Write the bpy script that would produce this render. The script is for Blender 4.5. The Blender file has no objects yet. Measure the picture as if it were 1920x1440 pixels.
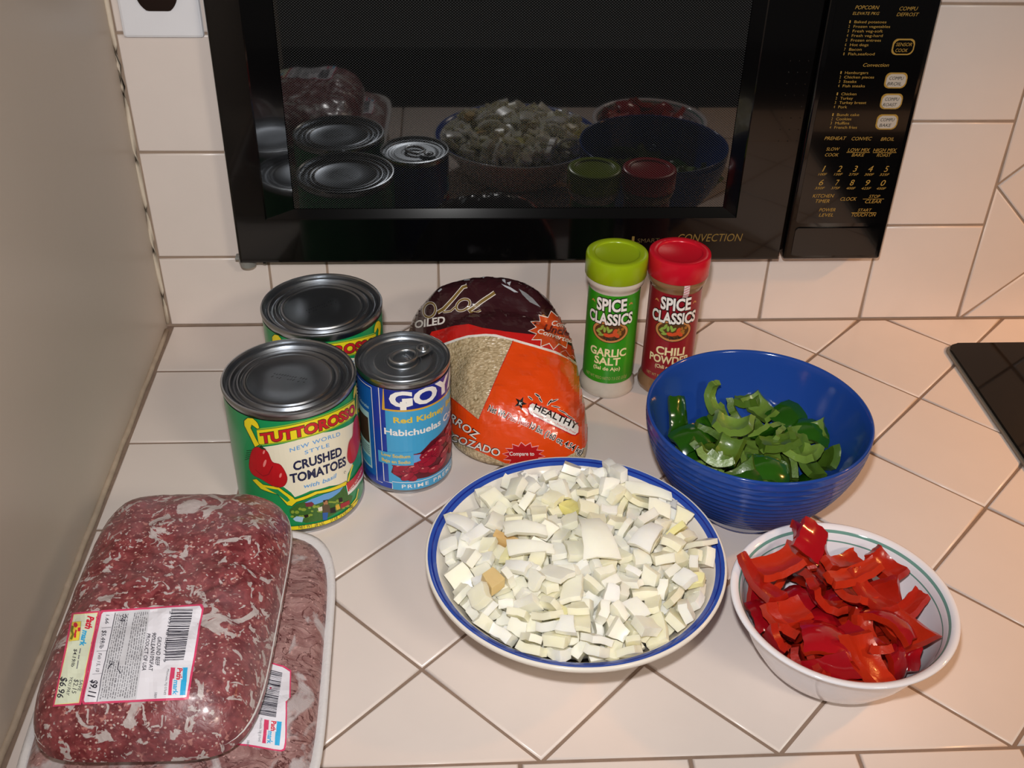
import bpy, bmesh, math, random
from math import sin, cos, pi, radians, degrees, sqrt, atan2
from mathutils import Vector, Matrix, Euler, Quaternion
from mathutils.bvhtree import BVHTree
from mathutils.geometry import tessellate_polygon

scene = bpy.context.scene
COL = scene.collection

# ------------------------------------------------------------------ camera, world, lights, exposure
CAM_LOC = Vector((-0.0525, -0.4315, 0.6015))
CAM_ROT = Euler((radians(54.7985), radians(-1.1445), radians(-2.8634)), 'XYZ')
FPX = 2048.72                      # focal length in pixels of the 1920 px wide frame
cam_data = bpy.data.cameras.new('camera')
cam_data.sensor_fit = 'HORIZONTAL'
cam_data.sensor_width = 36.0
cam_data.lens = 36.0 * FPX / 1920.0
cam_data.clip_start = 0.01
cam = bpy.data.objects.new('camera', cam_data)
COL.objects.link(cam)
cam.location = CAM_LOC
cam.rotation_euler = CAM_ROT
scene.camera = cam
CAM_M = CAM_ROT.to_matrix()

world = bpy.data.worlds.new('kitchen_ambient')
scene.world = world
world.use_nodes = True
bg = world.node_tree.nodes['Background']
bg.inputs[0].default_value = (1.0, 0.90, 0.80, 1)
bg.inputs[1].default_value = 0.045

flash = bpy.data.lights.new('camera_flash', 'SPOT')
flash.spot_size = radians(92); flash.spot_blend = 1.0
flash.energy = 21.5
flash.shadow_soft_size = 0.014
flash.color = (1.0, 0.985, 0.975)
fo = bpy.data.objects.new('camera_flash', flash)
COL.objects.link(fo)
fo.rotation_euler = CAM_ROT
fo.location = CAM_LOC + CAM_M @ Vector((-0.012, 0.085, 0.01))

ceil_l = bpy.data.lights.new('kitchen_ceiling_lamp', 'AREA')
ceil_l.shape = 'DISK'; ceil_l.size = 0.45
ceil_l.energy = 20.0
ceil_l.color = (1.0, 0.86, 0.70)
co_ = bpy.data.objects.new('kitchen_ceiling_lamp', ceil_l)
COL.objects.link(co_)
co_.location = (1.0, -1.5, 1.5)

hood = bpy.data.lights.new('range_hood_lamp', 'SPOT')
hood.spot_size = radians(140); hood.spot_blend = 0.6
hood.energy = 17.0
hood.shadow_soft_size = 0.03
hood.color = (1.0, 0.44, 0.13)
ho = bpy.data.objects.new('range_hood_lamp', hood)
COL.objects.link(ho)
ho.location = (1.0, 0.16, 0.62)

scene.view_settings.view_transform = 'Standard'
scene.view_settings.look = 'None'
scene.view_settings.gamma = 1.0
scene.view_settings.use_curve_mapping = False
scene.view_settings.exposure = 0.0

# ------------------------------------------------------------------ measuring helpers (pixel of the photograph -> point of the place)
def ray(px, py):
    return CAM_M @ Vector(((px - 960) / FPX, -(py - 720) / FPX, -1.0))
def on_z(px, py, z):
    d = ray(px, py); return CAM_LOC + d * ((z - CAM_LOC.z) / d.z)
def on_y(px, py, y):
    d = ray(px, py); return CAM_LOC + d * ((y - CAM_LOC.y) / d.y)
def on_cyl(px, py, c, R):
    """angle (radians) and height where the pixel meets an upright cylinder"""
    d = ray(px, py); ox, oy = CAM_LOC.x - c[0], CAM_LOC.y - c[1]
    a = d.x * d.x + d.y * d.y; b = 2 * (ox * d.x + oy * d.y); cc = ox * ox + oy * oy - R * R
    D = max(b * b - 4 * a * cc, 0.0)
    p = CAM_LOC + d * ((-b - sqrt(D)) / (2 * a))
    return atan2(p.y - c[1], p.x - c[0]), p.z

# ------------------------------------------------------------------ materials
def lin(c):
    return c / 12.92 if c <= 0.04045 else ((c + 0.055) / 1.055) ** 2.4
def rgb(h):
    if isinstance(h, str):
        h = h.lstrip('#'); return tuple(lin(int(h[i:i + 2], 16) / 255) for i in (0, 2, 4)) + (1,)
    return tuple(h) + (1,)
MATS = {}
def mat(name, color, rough=0.5, srad=None, metal=0.0, spec=0.5, coat=0.0, trans=0.0, sss=0.0, ior=1.45, vary=0.04, vscale=60, bump=0.0, bscale=200, alpha=1.0, coat_rough=0.08):
    if name in MATS: return MATS[name]
    m = bpy.data.materials.new(name); m.use_nodes = True
    nt = m.node_tree; b = nt.nodes['Principled BSDF']
    c = rgb(color)
    tc = nt.nodes.new('ShaderNodeTexCoord')
    if vary > 0:
        n = nt.nodes.new('ShaderNodeTexNoise'); n.inputs['Scale'].default_value = vscale; n.inputs['Detail'].default_value = 3
        nt.links.new(tc.outputs['Object'], n.inputs['Vector'])
        mx = nt.nodes.new('ShaderNodeMix'); mx.data_type = 'RGBA'
        mx.inputs[6].default_value = tuple(v * (1 - vary) for v in c[:3]) + (1,)
        mx.inputs[7].default_value = tuple(min(1, v * (1 + vary)) for v in c[:3]) + (1,)
        nt.links.new(n.outputs['Fac'], mx.inputs[0]); nt.links.new(mx.outputs[2], b.inputs['Base Color'])
    else:
        b.inputs['Base Color'].default_value = c
    if bump > 0:
        n2 = nt.nodes.new('ShaderNodeTexNoise'); n2.inputs['Scale'].default_value = bscale; n2.inputs['Detail'].default_value = 2
        nt.links.new(tc.outputs['Object'], n2.inputs['Vector'])
        bp = nt.nodes.new('ShaderNodeBump'); bp.inputs['Strength'].default_value = bump; bp.inputs['Distance'].default_value = 0.002
        nt.links.new(n2.outputs['Fac'], bp.inputs['Height']); nt.links.new(bp.outputs['Normal'], b.inputs['Normal'])
    b.inputs['Roughness'].default_value = rough
    b.inputs['Metallic'].default_value = metal
    b.inputs['Specular IOR Level'].default_value = spec
    b.inputs['IOR'].default_value = ior
    b.inputs['Coat Weight'].default_value = coat
    b.inputs['Coat Roughness'].default_value = coat_rough
    b.inputs['Transmission Weight'].default_value = trans
    b.inputs['Alpha'].default_value = alpha
    if sss > 0:
        b.inputs['Subsurface Weight'].default_value = sss
        b.inputs['Subsurface Radius'].default_value = srad or (0.008, 0.0065, 0.0042)
        b.inputs['Subsurface Scale'].default_value = 1.0
    MATS[name] = m
    return m

def random_tint(m, lo, hi, grain=0.16):
    """per-object brightness / hue jitter between two colours"""
    nt = m.node_tree; b = nt.nodes['Principled BSDF']
    oi = nt.nodes.new('ShaderNodeObjectInfo')
    mx = nt.nodes.new('ShaderNodeMix'); mx.data_type = 'RGBA'
    mx.inputs[6].default_value = rgb(lo); mx.inputs[7].default_value = rgb(hi)
    nt.links.new(oi.outputs['Random'], mx.inputs[0])
    tc = nt.nodes.new('ShaderNodeTexCoord'); n = nt.nodes.new('ShaderNodeTexNoise'); n.inputs['Scale'].default_value = 140
    n.inputs['Detail'].default_value = 3
    nt.links.new(tc.outputs['Object'], n.inputs['Vector'])
    m2 = nt.nodes.new('ShaderNodeMix'); m2.data_type = 'RGBA'; m2.blend_type = 'MULTIPLY'; m2.inputs[0].default_value = grain
    nt.links.new(mx.outputs[2], m2.inputs[6]); nt.links.new(n.outputs['Fac'], m2.inputs[7])
    nt.links.new(m2.outputs[2], b.inputs['Base Color'])
    return m

def translucent(m, w):
    """let light pass through thin pieces"""
    nt = m.node_tree; b = nt.nodes['Principled BSDF']; out = nt.nodes['Material Output']
    t = nt.nodes.new('ShaderNodeBsdfTranslucent'); x = nt.nodes.new('ShaderNodeMixShader'); x.inputs[0].default_value = w
    src = b.inputs['Base Color'].links[0].from_socket
    nt.links.new(src, t.inputs['Color']); nt.links.new(b.outputs[0], x.inputs[1]); nt.links.new(t.outputs[0], x.inputs[2]); nt.links.new(x.outputs[0], out.inputs['Surface'])
    return m

# ------------------------------------------------------------------ object helpers
def props(o, label=None, cat=None, group=None, kind=None):
    if label: o['label'] = label
    if cat: o['category'] = cat
    if group: o['group'] = group
    if kind: o['kind'] = kind
    return o
def thing(name, label, cat, loc=(0, 0, 0), rz=0.0, group=None):
    o = bpy.data.objects.new(name, None); COL.objects.link(o)
    o.empty_display_size = 0.02
    o.location = loc; o.rotation_euler = (0, 0, rz)
    return props(o, label, cat, group)
def link(name, me, parent=None, loc=(0, 0, 0)):
    o = bpy.data.objects.new(name, me); COL.objects.link(o); o.location = loc
    if parent: o.parent = parent
    return o
def mesh_obj(name, verts, faces, mats, parent=None, midx=None, smooth=False, loc=(0, 0, 0)):
    me = bpy.data.meshes.new(name)
    me.from_pydata([tuple(v) for v in verts], [], faces)
    for m in (mats if isinstance(mats, (list, tuple)) else [mats]): me.materials.append(m)
    if midx: me.polygons.foreach_set('material_index', midx)
    if smooth: me.polygons.foreach_set('use_smooth', [True] * len(me.polygons))
    me.update()
    return link(name, me, parent, loc)
def bm_obj(name, bm, mats, parent=None, smooth=False, loc=(0, 0, 0), sharp=None):
    me = bpy.data.meshes.new(name)
    bmesh.ops.recalc_face_normals(bm, faces=bm.faces)
    if sharp is not None:
        for e in bm.edges:
            if len(e.link_faces) == 2 and e.calc_face_angle(0) > sharp: e.smooth = False
    bm.to_mesh(me); bm.free()
    for m in (mats if isinstance(mats, (list, tuple)) else [mats]): me.materials.append(m)
    if smooth: me.polygons.foreach_set('use_smooth', [True] * len(me.polygons))
    me.update()
    return link(name, me, parent, loc)
def add_box(bm, x0, x1, y0, y1, z0, z1, bev=0.0, seg=2, mi=0):
    r = bmesh.ops.create_cube(bm, size=1.0)
    vs = r['verts']
    for v in vs:
        v.co = Vector(((x0 + x1) / 2 + v.co.x * (x1 - x0), (y0 + y1) / 2 + v.co.y * (y1 - y0), (z0 + z1) / 2 + v.co.z * (z1 - z0)))
    fs = set(f for v in vs for f in v.link_faces)
    for f in fs: f.material_index = mi
    if bev > 0:
        es = list(set(e for v in vs for e in v.link_edges))
        bmesh.ops.bevel(bm, geom=es, offset=bev, segments=seg, affect='EDGES', profile=0.5)
def box_obj(name, x0, x1, y0, y1, z0, z1, m, parent=None, bev=0.0, seg=2, loc=(0, 0, 0)):
    bm = bmesh.new(); add_box(bm, x0, x1, y0, y1, z0, z1, bev, seg)
    return bm_obj(name, bm, m, parent, smooth=bev > 0, loc=loc, sharp=0.9 if bev > 0 else None)
def lathe_data(prof, n=96, mi=None, wob=None):
    """prof: [(r, z)]; returns verts, faces, material indices"""
    V, F, M = [], [], []
    rows = []
    for k, (r, z) in enumerate(prof):
        if r < 1e-6:
            rows.append([len(V)]); V.append((0, 0, z))
        else:
            rows.append(list(range(len(V), len(V) + n)))
            for i in range(n):
                a = 2 * pi * i / n
                V.append((r * cos(a), r * sin(a), z))
    for k in range(len(prof) - 1):
        A, B = rows[k], rows[k + 1]; m = mi[k] if mi else 0
        for i in range(n):
            j = (i + 1) % n
            if len(A) == 1 and len(B) == 1: continue
            if len(A) == 1: F.append((A[0], B[i], B[j]))
            elif len(B) == 1: F.append((A[i], A[j], B[0]))
            else: F.append((A[i], A[j], B[j], B[i]))
            M.append(m)
    return V, F, M
def lathe(name, prof, mats, parent=None, n=96, mi=None, smooth=True, sharp=0.7, loc=(0, 0, 0)):
    V, F, M = lathe_data(prof, n, mi)
    bm = bmesh.new()
    vs = [bm.verts.new(v) for v in V]
    for f, m in zip(F, M):
        fc = bm.faces.new([vs[i] for i in f]); fc.material_index = m
    return bm_obj(name, bm, mats, parent, smooth, loc, sharp)
def tube_bm(bm, pts, r, n=8, closed=False, mi=0, flat=1.0):
    pts = [Vector(p) for p in pts]; N = len(pts); rings = []
    up = Vector((0, 0, 1))
    for i, p in enumerate(pts):
        t = (pts[(i + 1) % N] - pts[i - 1]) if closed else (pts[min(i + 1, N - 1)] - pts[max(i - 1, 0)])
        t.normalize(); s = t.cross(up)
        if s.length < 1e-4: s = Vector((1, 0, 0))
        s.normalize(); u = s.cross(t)
        rr = r[i] if isinstance(r, (list, tuple)) else r
        rings.append([bm.verts.new(p + s * rr * cos(2 * pi * k / n) + u * rr * flat * sin(2 * pi * k / n)) for k in range(n)])
    for i in range(N if closed else N - 1):
        A, B = rings[i], rings[(i + 1) % N]
        for k in range(n):
            f = bm.faces.new((A[k], A[(k + 1) % n], B[(k + 1) % n], B[k])); f.material_index = mi
    if not closed:
        bm.faces.new(rings[0][::-1]).material_index = mi; bm.faces.new(rings[-1]).material_index = mi

# ------------------------------------------------------------------ print: flat shapes and lettering laid onto a surface
_TXT = {}
def text_geo(s, bold=0.0, shear=0.0, spacing=1.0):
    key = (s, bold, shear, spacing)
    if key in _TXT: return _TXT[key]
    c = bpy.data.curves.new('lettering', 'FONT')
    c.body = s; c.size = 1.0; c.offset = bold; c.shear = shear; c.resolution_u = 3; c.fill_mode = 'FRONT'; c.space_character = spacing
    o = bpy.data.objects.new('lettering_source', c)
    me = bpy.data.meshes.new_from_object(o)
    V = [(v.co.x, v.co.y) for v in me.vertices]; F = [tuple(p.vertices) for p in me.polygons]
    bpy.data.objects.remove(o); bpy.data.curves.remove(c); bpy.data.meshes.remove(me)
    x0 = min(v[0] for v in V); x1 = max(v[0] for v in V)
    CAP = 0.729
    V = [((x - x0) / (x1 - x0), y / CAP) for x, y in V]
    _TXT[key] = (V, F)
    return _TXT[key]
class Print:
    """collects flat coloured shapes in a 2-D domain, then lays them on a surface"""
    def __init__(self): self.bm = bmesh.new(); self.mats = []
    def _mi(self, m):
        if m not in self.mats: self.mats.append(m)
        return self.mats.index(m)
    def _add(self, V, F, m, layer):
        vs = [self.bm.verts.new((x, y, layer)) for x, y in V]; mi = self._mi(m)
        for f in F:
            try:
                fc = self.bm.faces.new([vs[i] for i in f]); fc.material_index = mi
            except ValueError: pass
    def poly(self, pts, m, layer=1, holes=()):
        loops = [[Vector((p[0], p[1], 0)) for p in pts]] + [[Vector((p[0], p[1], 0)) for p in h] for h in holes]
        flat = [p for l in loops for p in l]
        self._add([(p.x, p.y) for p in flat], [t for t in tessellate_polygon(loops)], m, layer)
    def line(self, pts, w, m, layer=1, closed=False):
        """band of width w along pts"""
        P = [Vector(p[:2]) for p in pts]; N = len(P); L, R = [], []
        for i in range(N):
            a = P[i - 1] if (i > 0 or closed) else P[i]; b = P[(i + 1) % N] if (i < N - 1 or closed) else P[i]
            t = (b - a).normalized(); n = Vector((-t.y, t.x)) * w / 2
            L.append(P[i] + n); R.append(P[i] - n)
        V = [(v.x, v.y) for v in L + R]
        F = [(i, (i + 1) % N, N + (i + 1) % N, N + i) for i in range(N if closed else N - 1)]
        self._add(V, F, m, layer)
    def text(self, s, a, b, h, m, layer=2, bold=0.0, shear=0.0, up=None, spacing=1.0, arc=0.0):
        """baseline from a to b, capital height h; up: optional unit 'up' vector in the domain; arc: sagitta"""
        V, F = text_geo(s, bold, shear, spacing)
        a = Vector(a[:2]); b = Vector(b[:2]); d = b - a
        u = Vector(up[:2]) if up else Vector((-d.y, d.x)).normalized()
        self._add([tuple(a + d * x + u * (h * y + arc * 4 * x * (1 - x))) for x, y in V], F, m, layer)
    def cut(self, dx, dy):
        xs = [v.co.x for v in self.bm.verts]; ys = [v.co.y for v in self.bm.verts]
        for lo, hi, d, no in ((min(xs), max(xs), dx, (1, 0, 0)), (min(ys), max(ys), dy, (0, 1, 0))):
            if not d: continue
            k = math.floor(lo / d) + 1
            while k * d < hi:
                co = Vector(no) * (k * d)
                bmesh.ops.bisect_plane(self.bm, geom=self.bm.verts[:] + self.bm.edges[:] + self.bm.faces[:], plane_co=co, plane_no=no, dist=1e-7)
                k += 1
    def build(self, name, fn, parent=None, cut=(0, 0), origin=(0, 0, 0)):
        if cut[0] or cut[1]: self.cut(*cut)
        bad = []; O = Vector(origin)
        for v in self.bm.verts:
            p = fn(v.co.x, v.co.y, v.co.z)
            if p is None: bad.append(v)
            else: v.co = p - O
        if bad: bmesh.ops.delete(self.bm, geom=bad, context='VERTS')
        me = bpy.data.meshes.new(name); self.bm.to_mesh(me); self.bm.free()
        for m in self.mats: me.materials.append(m)
        return link(name, me, parent)
def ellipse(cx, cy, rx, ry, n=28, rot=0.0, a0=0, a1=2 * pi):
    c, s = cos(rot), sin(rot); out = []
    full = abs(a1 - a0 - 2 * pi) < 1e-6
    for i in range(n if full else n + 1):
        a = a0 + (a1 - a0) * i / n; x, y = rx * cos(a), ry * sin(a)
        out.append((cx + c * x - s * y, cy + s * x + c * y))
    return out
def rrect(x0, x1, y0, y1, r, n=5):
    out = []
    for cx, cy, a in ((x1 - r, y1 - r, 0), (x0 + r, y1 - r, 90), (x0 + r, y0 + r, 180), (x1 - r, y0 + r, 270)):
        for i in range(n + 1):
            t = radians(a + 90 * i / n); out.append((cx + r * cos(t), cy + r * sin(t)))
    return out
def starburst(cx, cy, rx, ry, n, k=0.7, rot=0.0):
    out = []
    for i in range(2 * n):
        a = rot + pi * i / n; q = 1.0 if i % 2 == 0 else k
        out.append((cx + rx * q * cos(a), cy + ry * q * sin(a)))
    return out
def smooth_loop(pts, n=6):
    out = []; N = len(pts)
    for i in range(N):
        p0, p1, p2, p3 = (Vector(pts[(i + k) % N]) for k in (-1, 0, 1, 2))
        for j in range(n):
            t = j / n
            out.append(tuple(0.5 * ((2 * p1) + (p2 - p0) * t + (2 * p0 - 5 * p1 + 4 * p2 - p3) * t * t + (3 * p1 - p0 - 3 * p2 + p3) * t ** 3)))
    return out
def clip_poly(poly, a, b, c):
    """keep the side a*x + b*y <= c"""
    out = []
    for i in range(len(poly)):
        p, q = poly[i], poly[(i + 1) % len(poly)]
        dp, dq = a * p[0] + b * p[1] - c, a * q[0] + b * q[1] - c
        if dp <= 0: out.append(p)
        if dp * dq < 0:
            t = dp / (dp - dq); out.append((p[0] + t * (q[0] - p[0]), p[1] + t * (q[1] - p[1])))
    return out
def area(poly):
    return 0.5 * sum(poly[i - 1][0] * poly[i][1] - poly[i][0] * poly[i - 1][1] for i in range(len(poly)))

# ------------------------------------------------------------------ the setting: tiled counter, tiled back wall, painted left wall
S = 0.110                    # tile pitch
GAP = 0.0022                 # joint width
H = S / sqrt(2)
WALL_Y = 0.5304
LEFT_X = -0.345
COUNTER_R = 1.05
FRONT_Y = -0.119

tile_mat = mat('glazed_cream_tile', '#e2d6cf', rough=0.24, spec=0.45, vary=0.03, vscale=25, bump=0.05, bscale=55)
grout_mat = mat('brown_grout', '#8b7667', rough=0.9, vary=0.2, vscale=90, bump=0.3, bscale=300)
wall_mat = mat('greige_gloss_paint', '#c6b8aa', rough=0.34, spec=0.4, vary=0.03, vscale=6, bump=0.06, bscale=90)

def tile_mesh(poly, th=0.006, bev=0.0016):
    """bevelled tile: polygon in a plane, top at 0, local coordinates about its centroid"""
    if area(poly) < 0: poly = poly[::-1]
    cx = sum(p[0] for p in poly) / len(poly); cy = sum(p[1] for p in poly) / len(poly)
    P = [Vector((p[0] - cx, p[1] - cy)) for p in poly]; N = len(P)
    def inset(d):
        out = []
        for i in range(N):
            e0 = (P[i] - P[i - 1]).normalized(); e1 = (P[(i + 1) % N] - P[i]).normalized()
            n0 = Vector((-e0.y, e0.x)); n1 = Vector((-e1.y, e1.x)); m = n0 + n1
            k = d / max(0.25, (m.length_squared / 2)) if m.length > 1e-6 else d
            out.append(P[i] + m * k)
        return out
    rings = [(P, -th), (P, -bev), (inset(bev * 0.35), -bev * 0.35), (inset(bev), 0.0)]
    V, F = [], []
    for pts, z in rings: V += [(p.x, p.y, z) for p in pts]
    for k in range(3):
        for i in range(N):
            j = (i + 1) % N; F.append((k * N + i, k * N + j, (k + 1) * N + j, (k + 1) * N + i))
    F.append(tuple(range(3 * N, 4 * N)))
    me = bpy.data.meshes.new('tile'); me.from_pydata(V, [], F); me.materials.append(tile_mat)
    for i, p in enumerate(me.polygons): p.use_smooth = i < 3 * N
    me.update()
    return me, (cx, cy)
_full = {}
rt = random.Random(4)
def put_tile(poly, parent, xf, full_key=None, tilt=0.0):
    if len(poly) < 3 or abs(area(poly)) < 4e-5: return
    if full_key and full_key in _full:
        me = _full[full_key]; cx = sum(p[0] for p in poly) / len(poly); cy = sum(p[1] for p in poly) / len(poly)
    else:
        me, (cx, cy) = tile_mesh(poly)
        if full_key: _full[full_key] = me
    o = link('tile', me, parent)
    o.matrix_local = xf @ Matrix.Translation((cx, cy, rt.uniform(-0.00025, 0.00025))) @ Euler((rt.uniform(-.0016, .0016), rt.uniform(-.0016, .0016), 0)).to_matrix().to_4x4()
def clip_rect(poly, x0, x1, y0, y1):
    for a, b, c in ((-1, 0, -x0), (1, 0, x1), (0, -1, -y0), (0, 1, y1)):
        poly = clip_poly(poly, a, b, c)
        if len(poly) < 3: return []
    return poly
def diamond(cx, cy):
    r = H - GAP / sqrt(2)
    return [(cx - r, cy), (cx, cy - r), (cx + r, cy), (cx, cy + r)]
def fill_diamonds(parent, xf, ox, oy, x0, x1, y0, y1, key):
    g = GAP / 2
    for a in range(-30, 40):
        for b in range(-30, 40):
            if (a + b) % 2 == 0: continue
            cx, cy = ox + a * H, oy + b * H
            if cx < x0 - H or cx > x1 + H or cy < y0 - H or cy > y1 + H: continue
            d = diamond(cx, cy); p = clip_rect(d, x0 + g, x1 - g, y0 + g, y1 - g)
            whole = len(p) == 4 and abs(abs(area(p)) - abs(area(d))) < 1e-8
            put_tile(p, parent, xf, key if whole else None)
def rect(x0, x1, y0, y1):
    g = GAP / 2
    return [(x0 + g, y0 + g), (x1 - g, y0 + g), (x1 - g, y1 - g), (x0 + g, y1 - g)]

# counter slab (grout shows between the tiles), tiles are its parts
counter = thing('countertop', 'cream ceramic tile countertop laid diagonally with brown grout', 'countertop', (0.3, 0.2, -0.05))
CO = Vector((0.3, 0.2, -0.05))
bm = bmesh.new()
add_box(bm, LEFT_X - 0.02 - CO.x, COUNTER_R - CO.x, FRONT_Y + 0.006 - CO.y, WALL_Y + 0.02 - CO.y, -0.045 - CO.z, -0.0014 - CO.z)
bm_obj('grout_bed', bm, grout_mat, counter)
XFC = Matrix.Translation(-CO)
FIELD_X = -3 * H
fill_diamonds(counter, XFC, 0.0, 0.0, FIELD_X, COUNTER_R, 0.0, WALL_Y, 'diamond')
ys = [0.0046, 0.1156, 0.2266, 0.3376, 0.4490, WALL_Y]
for k in range(5):
    put_tile(rect(LEFT_X + 0.005, FIELD_X, ys[k], ys[k + 1]), counter, XFC)
x = LEFT_X + 0.005
edge_x = [0.0963 + S * k for k in range(-4, 9)]
edge_x = [LEFT_X + 0.005] + [e for e in edge_x if e > LEFT_X + 0.03] + [COUNTER_R]
for a, b in zip(edge_x[:-1], edge_x[1:]):
    put_tile(rect(a, b, FRONT_Y, 0.0 if a > FIELD_X - 0.02 else 0.0046), counter, XFC)

# back wall with the microwave niche
wallb = thing('wall_back', None, None, (0.1, WALL_Y, 0.3)); wallb['kind'] = 'structure'
WO = Vector((0.1, WALL_Y, 0.3))
NX0, NX1, NZ0, NZ1 = -0.244, 0.355, 0.100, 0.462
bm = bmesh.new()
for x0, x1, z0, z1 in ((LEFT_X - 0.02, NX0, -0.05, 0.95), (NX1, COUNTER_R, -0.05, 0.95), (NX0, NX1, -0.05, NZ0), (NX0, NX1, NZ1, 0.95)):
    add_box(bm, x0 - WO.x, x1 - WO.x, 0.0014, 0.03, z0 - WO.z, z1 - WO.z)
bm_obj('grout_backing', bm, mat('wall_grout', '#9c8878', rough=0.9, vary=0.15, vscale=90), wallb)
# local tile plane (u, v) -> wall: u = x, v = z, outward = -y
XFW = Matrix(((1, 0, 0, -WO.x), (0, 0, -1, 0), (0, 1, 0, -WO.z), (0, 0, 0, 1)))
zl = [0.0, 0.0781, 0.188, 0.298, 0.408, 0.518, 0.628, 0.738, 0.848, 0.95]
for k in range(9):
    put_tile(rect(LEFT_X + 0.003, -0.235, zl[k], zl[k + 1]), wallb, XFW)
bx = [-0.235, -0.178, -0.0674, 0.044, 0.1555, 0.2674, 0.3746]
for a, b in zip(bx[:-1], bx[1:]):
    put_tile(rect(a, b, 0.0, 0.0985), wallb, XFW)
    for k in range(4, 9): put_tile(rect(a, b, max(zl[k], 0.4635), zl[k + 1]), wallb, XFW)
zr = [0.0, 0.109, 0.218, 0.327, 0.436, 0.545, 0.654, 0.763, 0.872, 0.95]
for k in range(9):
    put_tile(rect(0.3746, 0.4806, zr[k], zr[k + 1]), wallb, XFW)
fill_diamonds(wallb, XFW, 0.4806, -0.0036, 0.4806, COUNTER_R, 0.0, 0.6, 'diamond')

wl = box_obj('wall_left', LEFT_X - 0.03, LEFT_X, -0.45, WALL_Y + 0.02, -0.05, 0.95, wall_mat); wl['kind'] = 'structure'
fl = box_obj('floor', -2.2, 2.6, -3.2, 0.5, -0.95, -0.92, mat('dark_wood_floor', '#2a1f18', rough=.5, vary=.2, vscale=3)); fl['kind'] = 'structure'
# caulk beads in the corners
bm = bmesh.new()
caulk = mat('aged_caulk', '#b3a08c', rough=0.6, vary=0.25, vscale=70, bump=0.4, bscale=120)
rc = random.Random(3)
tube_bm(bm, [(LEFT_X + 0.0012 + rc.uniform(-.0005, .0006), y, 0.0002) for y in [FRONT_Y + 0.01 + 0.021 * i for i in range(31)]], 0.0026, 8)
o = bm_obj('trim_1', bm, caulk, smooth=True); o['kind'] = 'structure'
bm = bmesh.new()
tube_bm(bm, [(LEFT_X + 0.001 + rc.uniform(-.0003, .0003), WALL_Y - 0.0004, z) for z in [0.004 + 0.019 * i for i in range(46)]], 0.0024, 8)
o = bm_obj('trim_2', bm, mat('pale_caulk', '#d9cbb8', rough=0.6, vary=0.2, vscale=70), smooth=True); o['kind'] = 'structure'

# ------------------------------------------------------------------ glass cooktop at the right
ck = thing('glass_cooktop', 'black glass cooktop with rounded corner set into the tiles at right', 'cooktop', (0.72, 0.23, 0.0))
black_glass = mat('black_ceramic_glass', '#070505', rough=0.06, spec=0.22, vary=0)
def slab(name, pts, z0, z1, m, parent, O, bev=0.001):
    bm = bmesh.new()
    lo = [bm.verts.new((p[0] - O[0], p[1] - O[1], z0 - O[2])) for p in pts]; hi = [bm.verts.new((p[0] - O[0], p[1] - O[1], z1 - O[2])) for p in pts]
    N = len(pts)
    for i in range(N): bm.faces.new((lo[i], lo[(i + 1) % N], hi[(i + 1) % N], hi[i]))
    top = bm.faces.new(hi); bm.faces.new(lo[::-1])
    if bev: bmesh.ops.bevel(bm, geom=list(top.edges), offset=bev, segments=2, affect='EDGES')
    return bm_obj(name, bm, m, parent, sharp=0.6)
slab('glass_top', rrect(0.4465, 1.0, -0.02, 0.4740, 0.011, 8), 0.0028, 0.0058, black_glass, ck, (0.72, 0.23, 0))
slab('metal_trim', rrect(0.4435, 1.003, -0.023, 0.4755, 0.012, 8), 0.0002, 0.0027, mat('grey_trim', '#8d8478', rough=0.4, metal=0.3, vary=0.05), ck, (0.72, 0.23, 0))
ringm = mat('burner_print', '#3a3532', rough=0.3, vary=0)
for cx, cy, r in ((0.62, 0.34, 0.075), (0.62, 0.11, 0.09), (0.86, 0.34, 0.09), (0.86, 0.11, 0.075)):
    pr = Print(); pr.line(ellipse(cx, cy, r, r, 64), 0.002, ringm, 0, True)
    pr.build('burner_ring', lambda x, y, l: Vector((x, y, 0.0060)), ck, origin=(0.72, 0.23, 0))

# ------------------------------------------------------------------ electrical outlet on the back wall
ot = thing('wall_outlet', 'white outlet plate with dark brown receptacle beside the microwave', 'outlet', (-0.2995, WALL_Y, 0.2955))
OO = Vector((-0.2995, WALL_Y, 0.2955))
plate_w = mat('white_plastic_plate', '#e9e9ee', rough=0.35, vary=0.02)
bm = bmesh.new(); add_box(bm, -0.0345, 0.0345, -0.0055, 0.0, 0.0, 0.114, 0.0028, 2)
bm_obj('cover_plate', bm, plate_w, ot, sharp=0.9)
brown_p = mat('dark_brown_receptacle', '#1c0f0c', rough=0.25, vary=0.05)
for zc in (0.0385, 0.0775):
    pts = [p for p in ellipse(0, zc, 0.0172, 0.0172, 40)]
    pts = [(x, min(max(z, zc - 0.0143), zc + 0.0143)) for x, z in pts]
    bm = bmesh.new()
    f0 = [bm.verts.new((x, -0.0052, z)) for x, z in pts]; f1 = [bm.verts.new((x, -0.0082, z)) for x, z in pts]
    for i in range(len(pts)):
        j = (i + 1) % len(pts); bm.faces.new((f0[i], f0[j], f1[j], f1[i]))
    bm.faces.new(f1)
    rec = bm_obj('receptacle', bm, brown_p, ot, sharp=0.6)
    for sx in (-0.0064, 0.0064):
        bm = bmesh.new(); add_box(bm, sx - 0.0011, sx + 0.0011, -0.0084, -0.0080, zc - 0.001, zc + 0.008)
        bm_obj('slot', bm, mat('slot_dark', '#050505', rough=0.8, vary=0), rec)
bm = bmesh.new(); bmesh.ops.create_uvsphere(bm, u_segments=16, v_segments=8, radius=0.003)
for v in bm.verts: v.co = Vector((v.co.x, -0.0055 + v.co.y * 0.4, 0.058 + v.co.z))
bm_obj('screw', bm, plate_w, ot, smooth=True)

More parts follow.
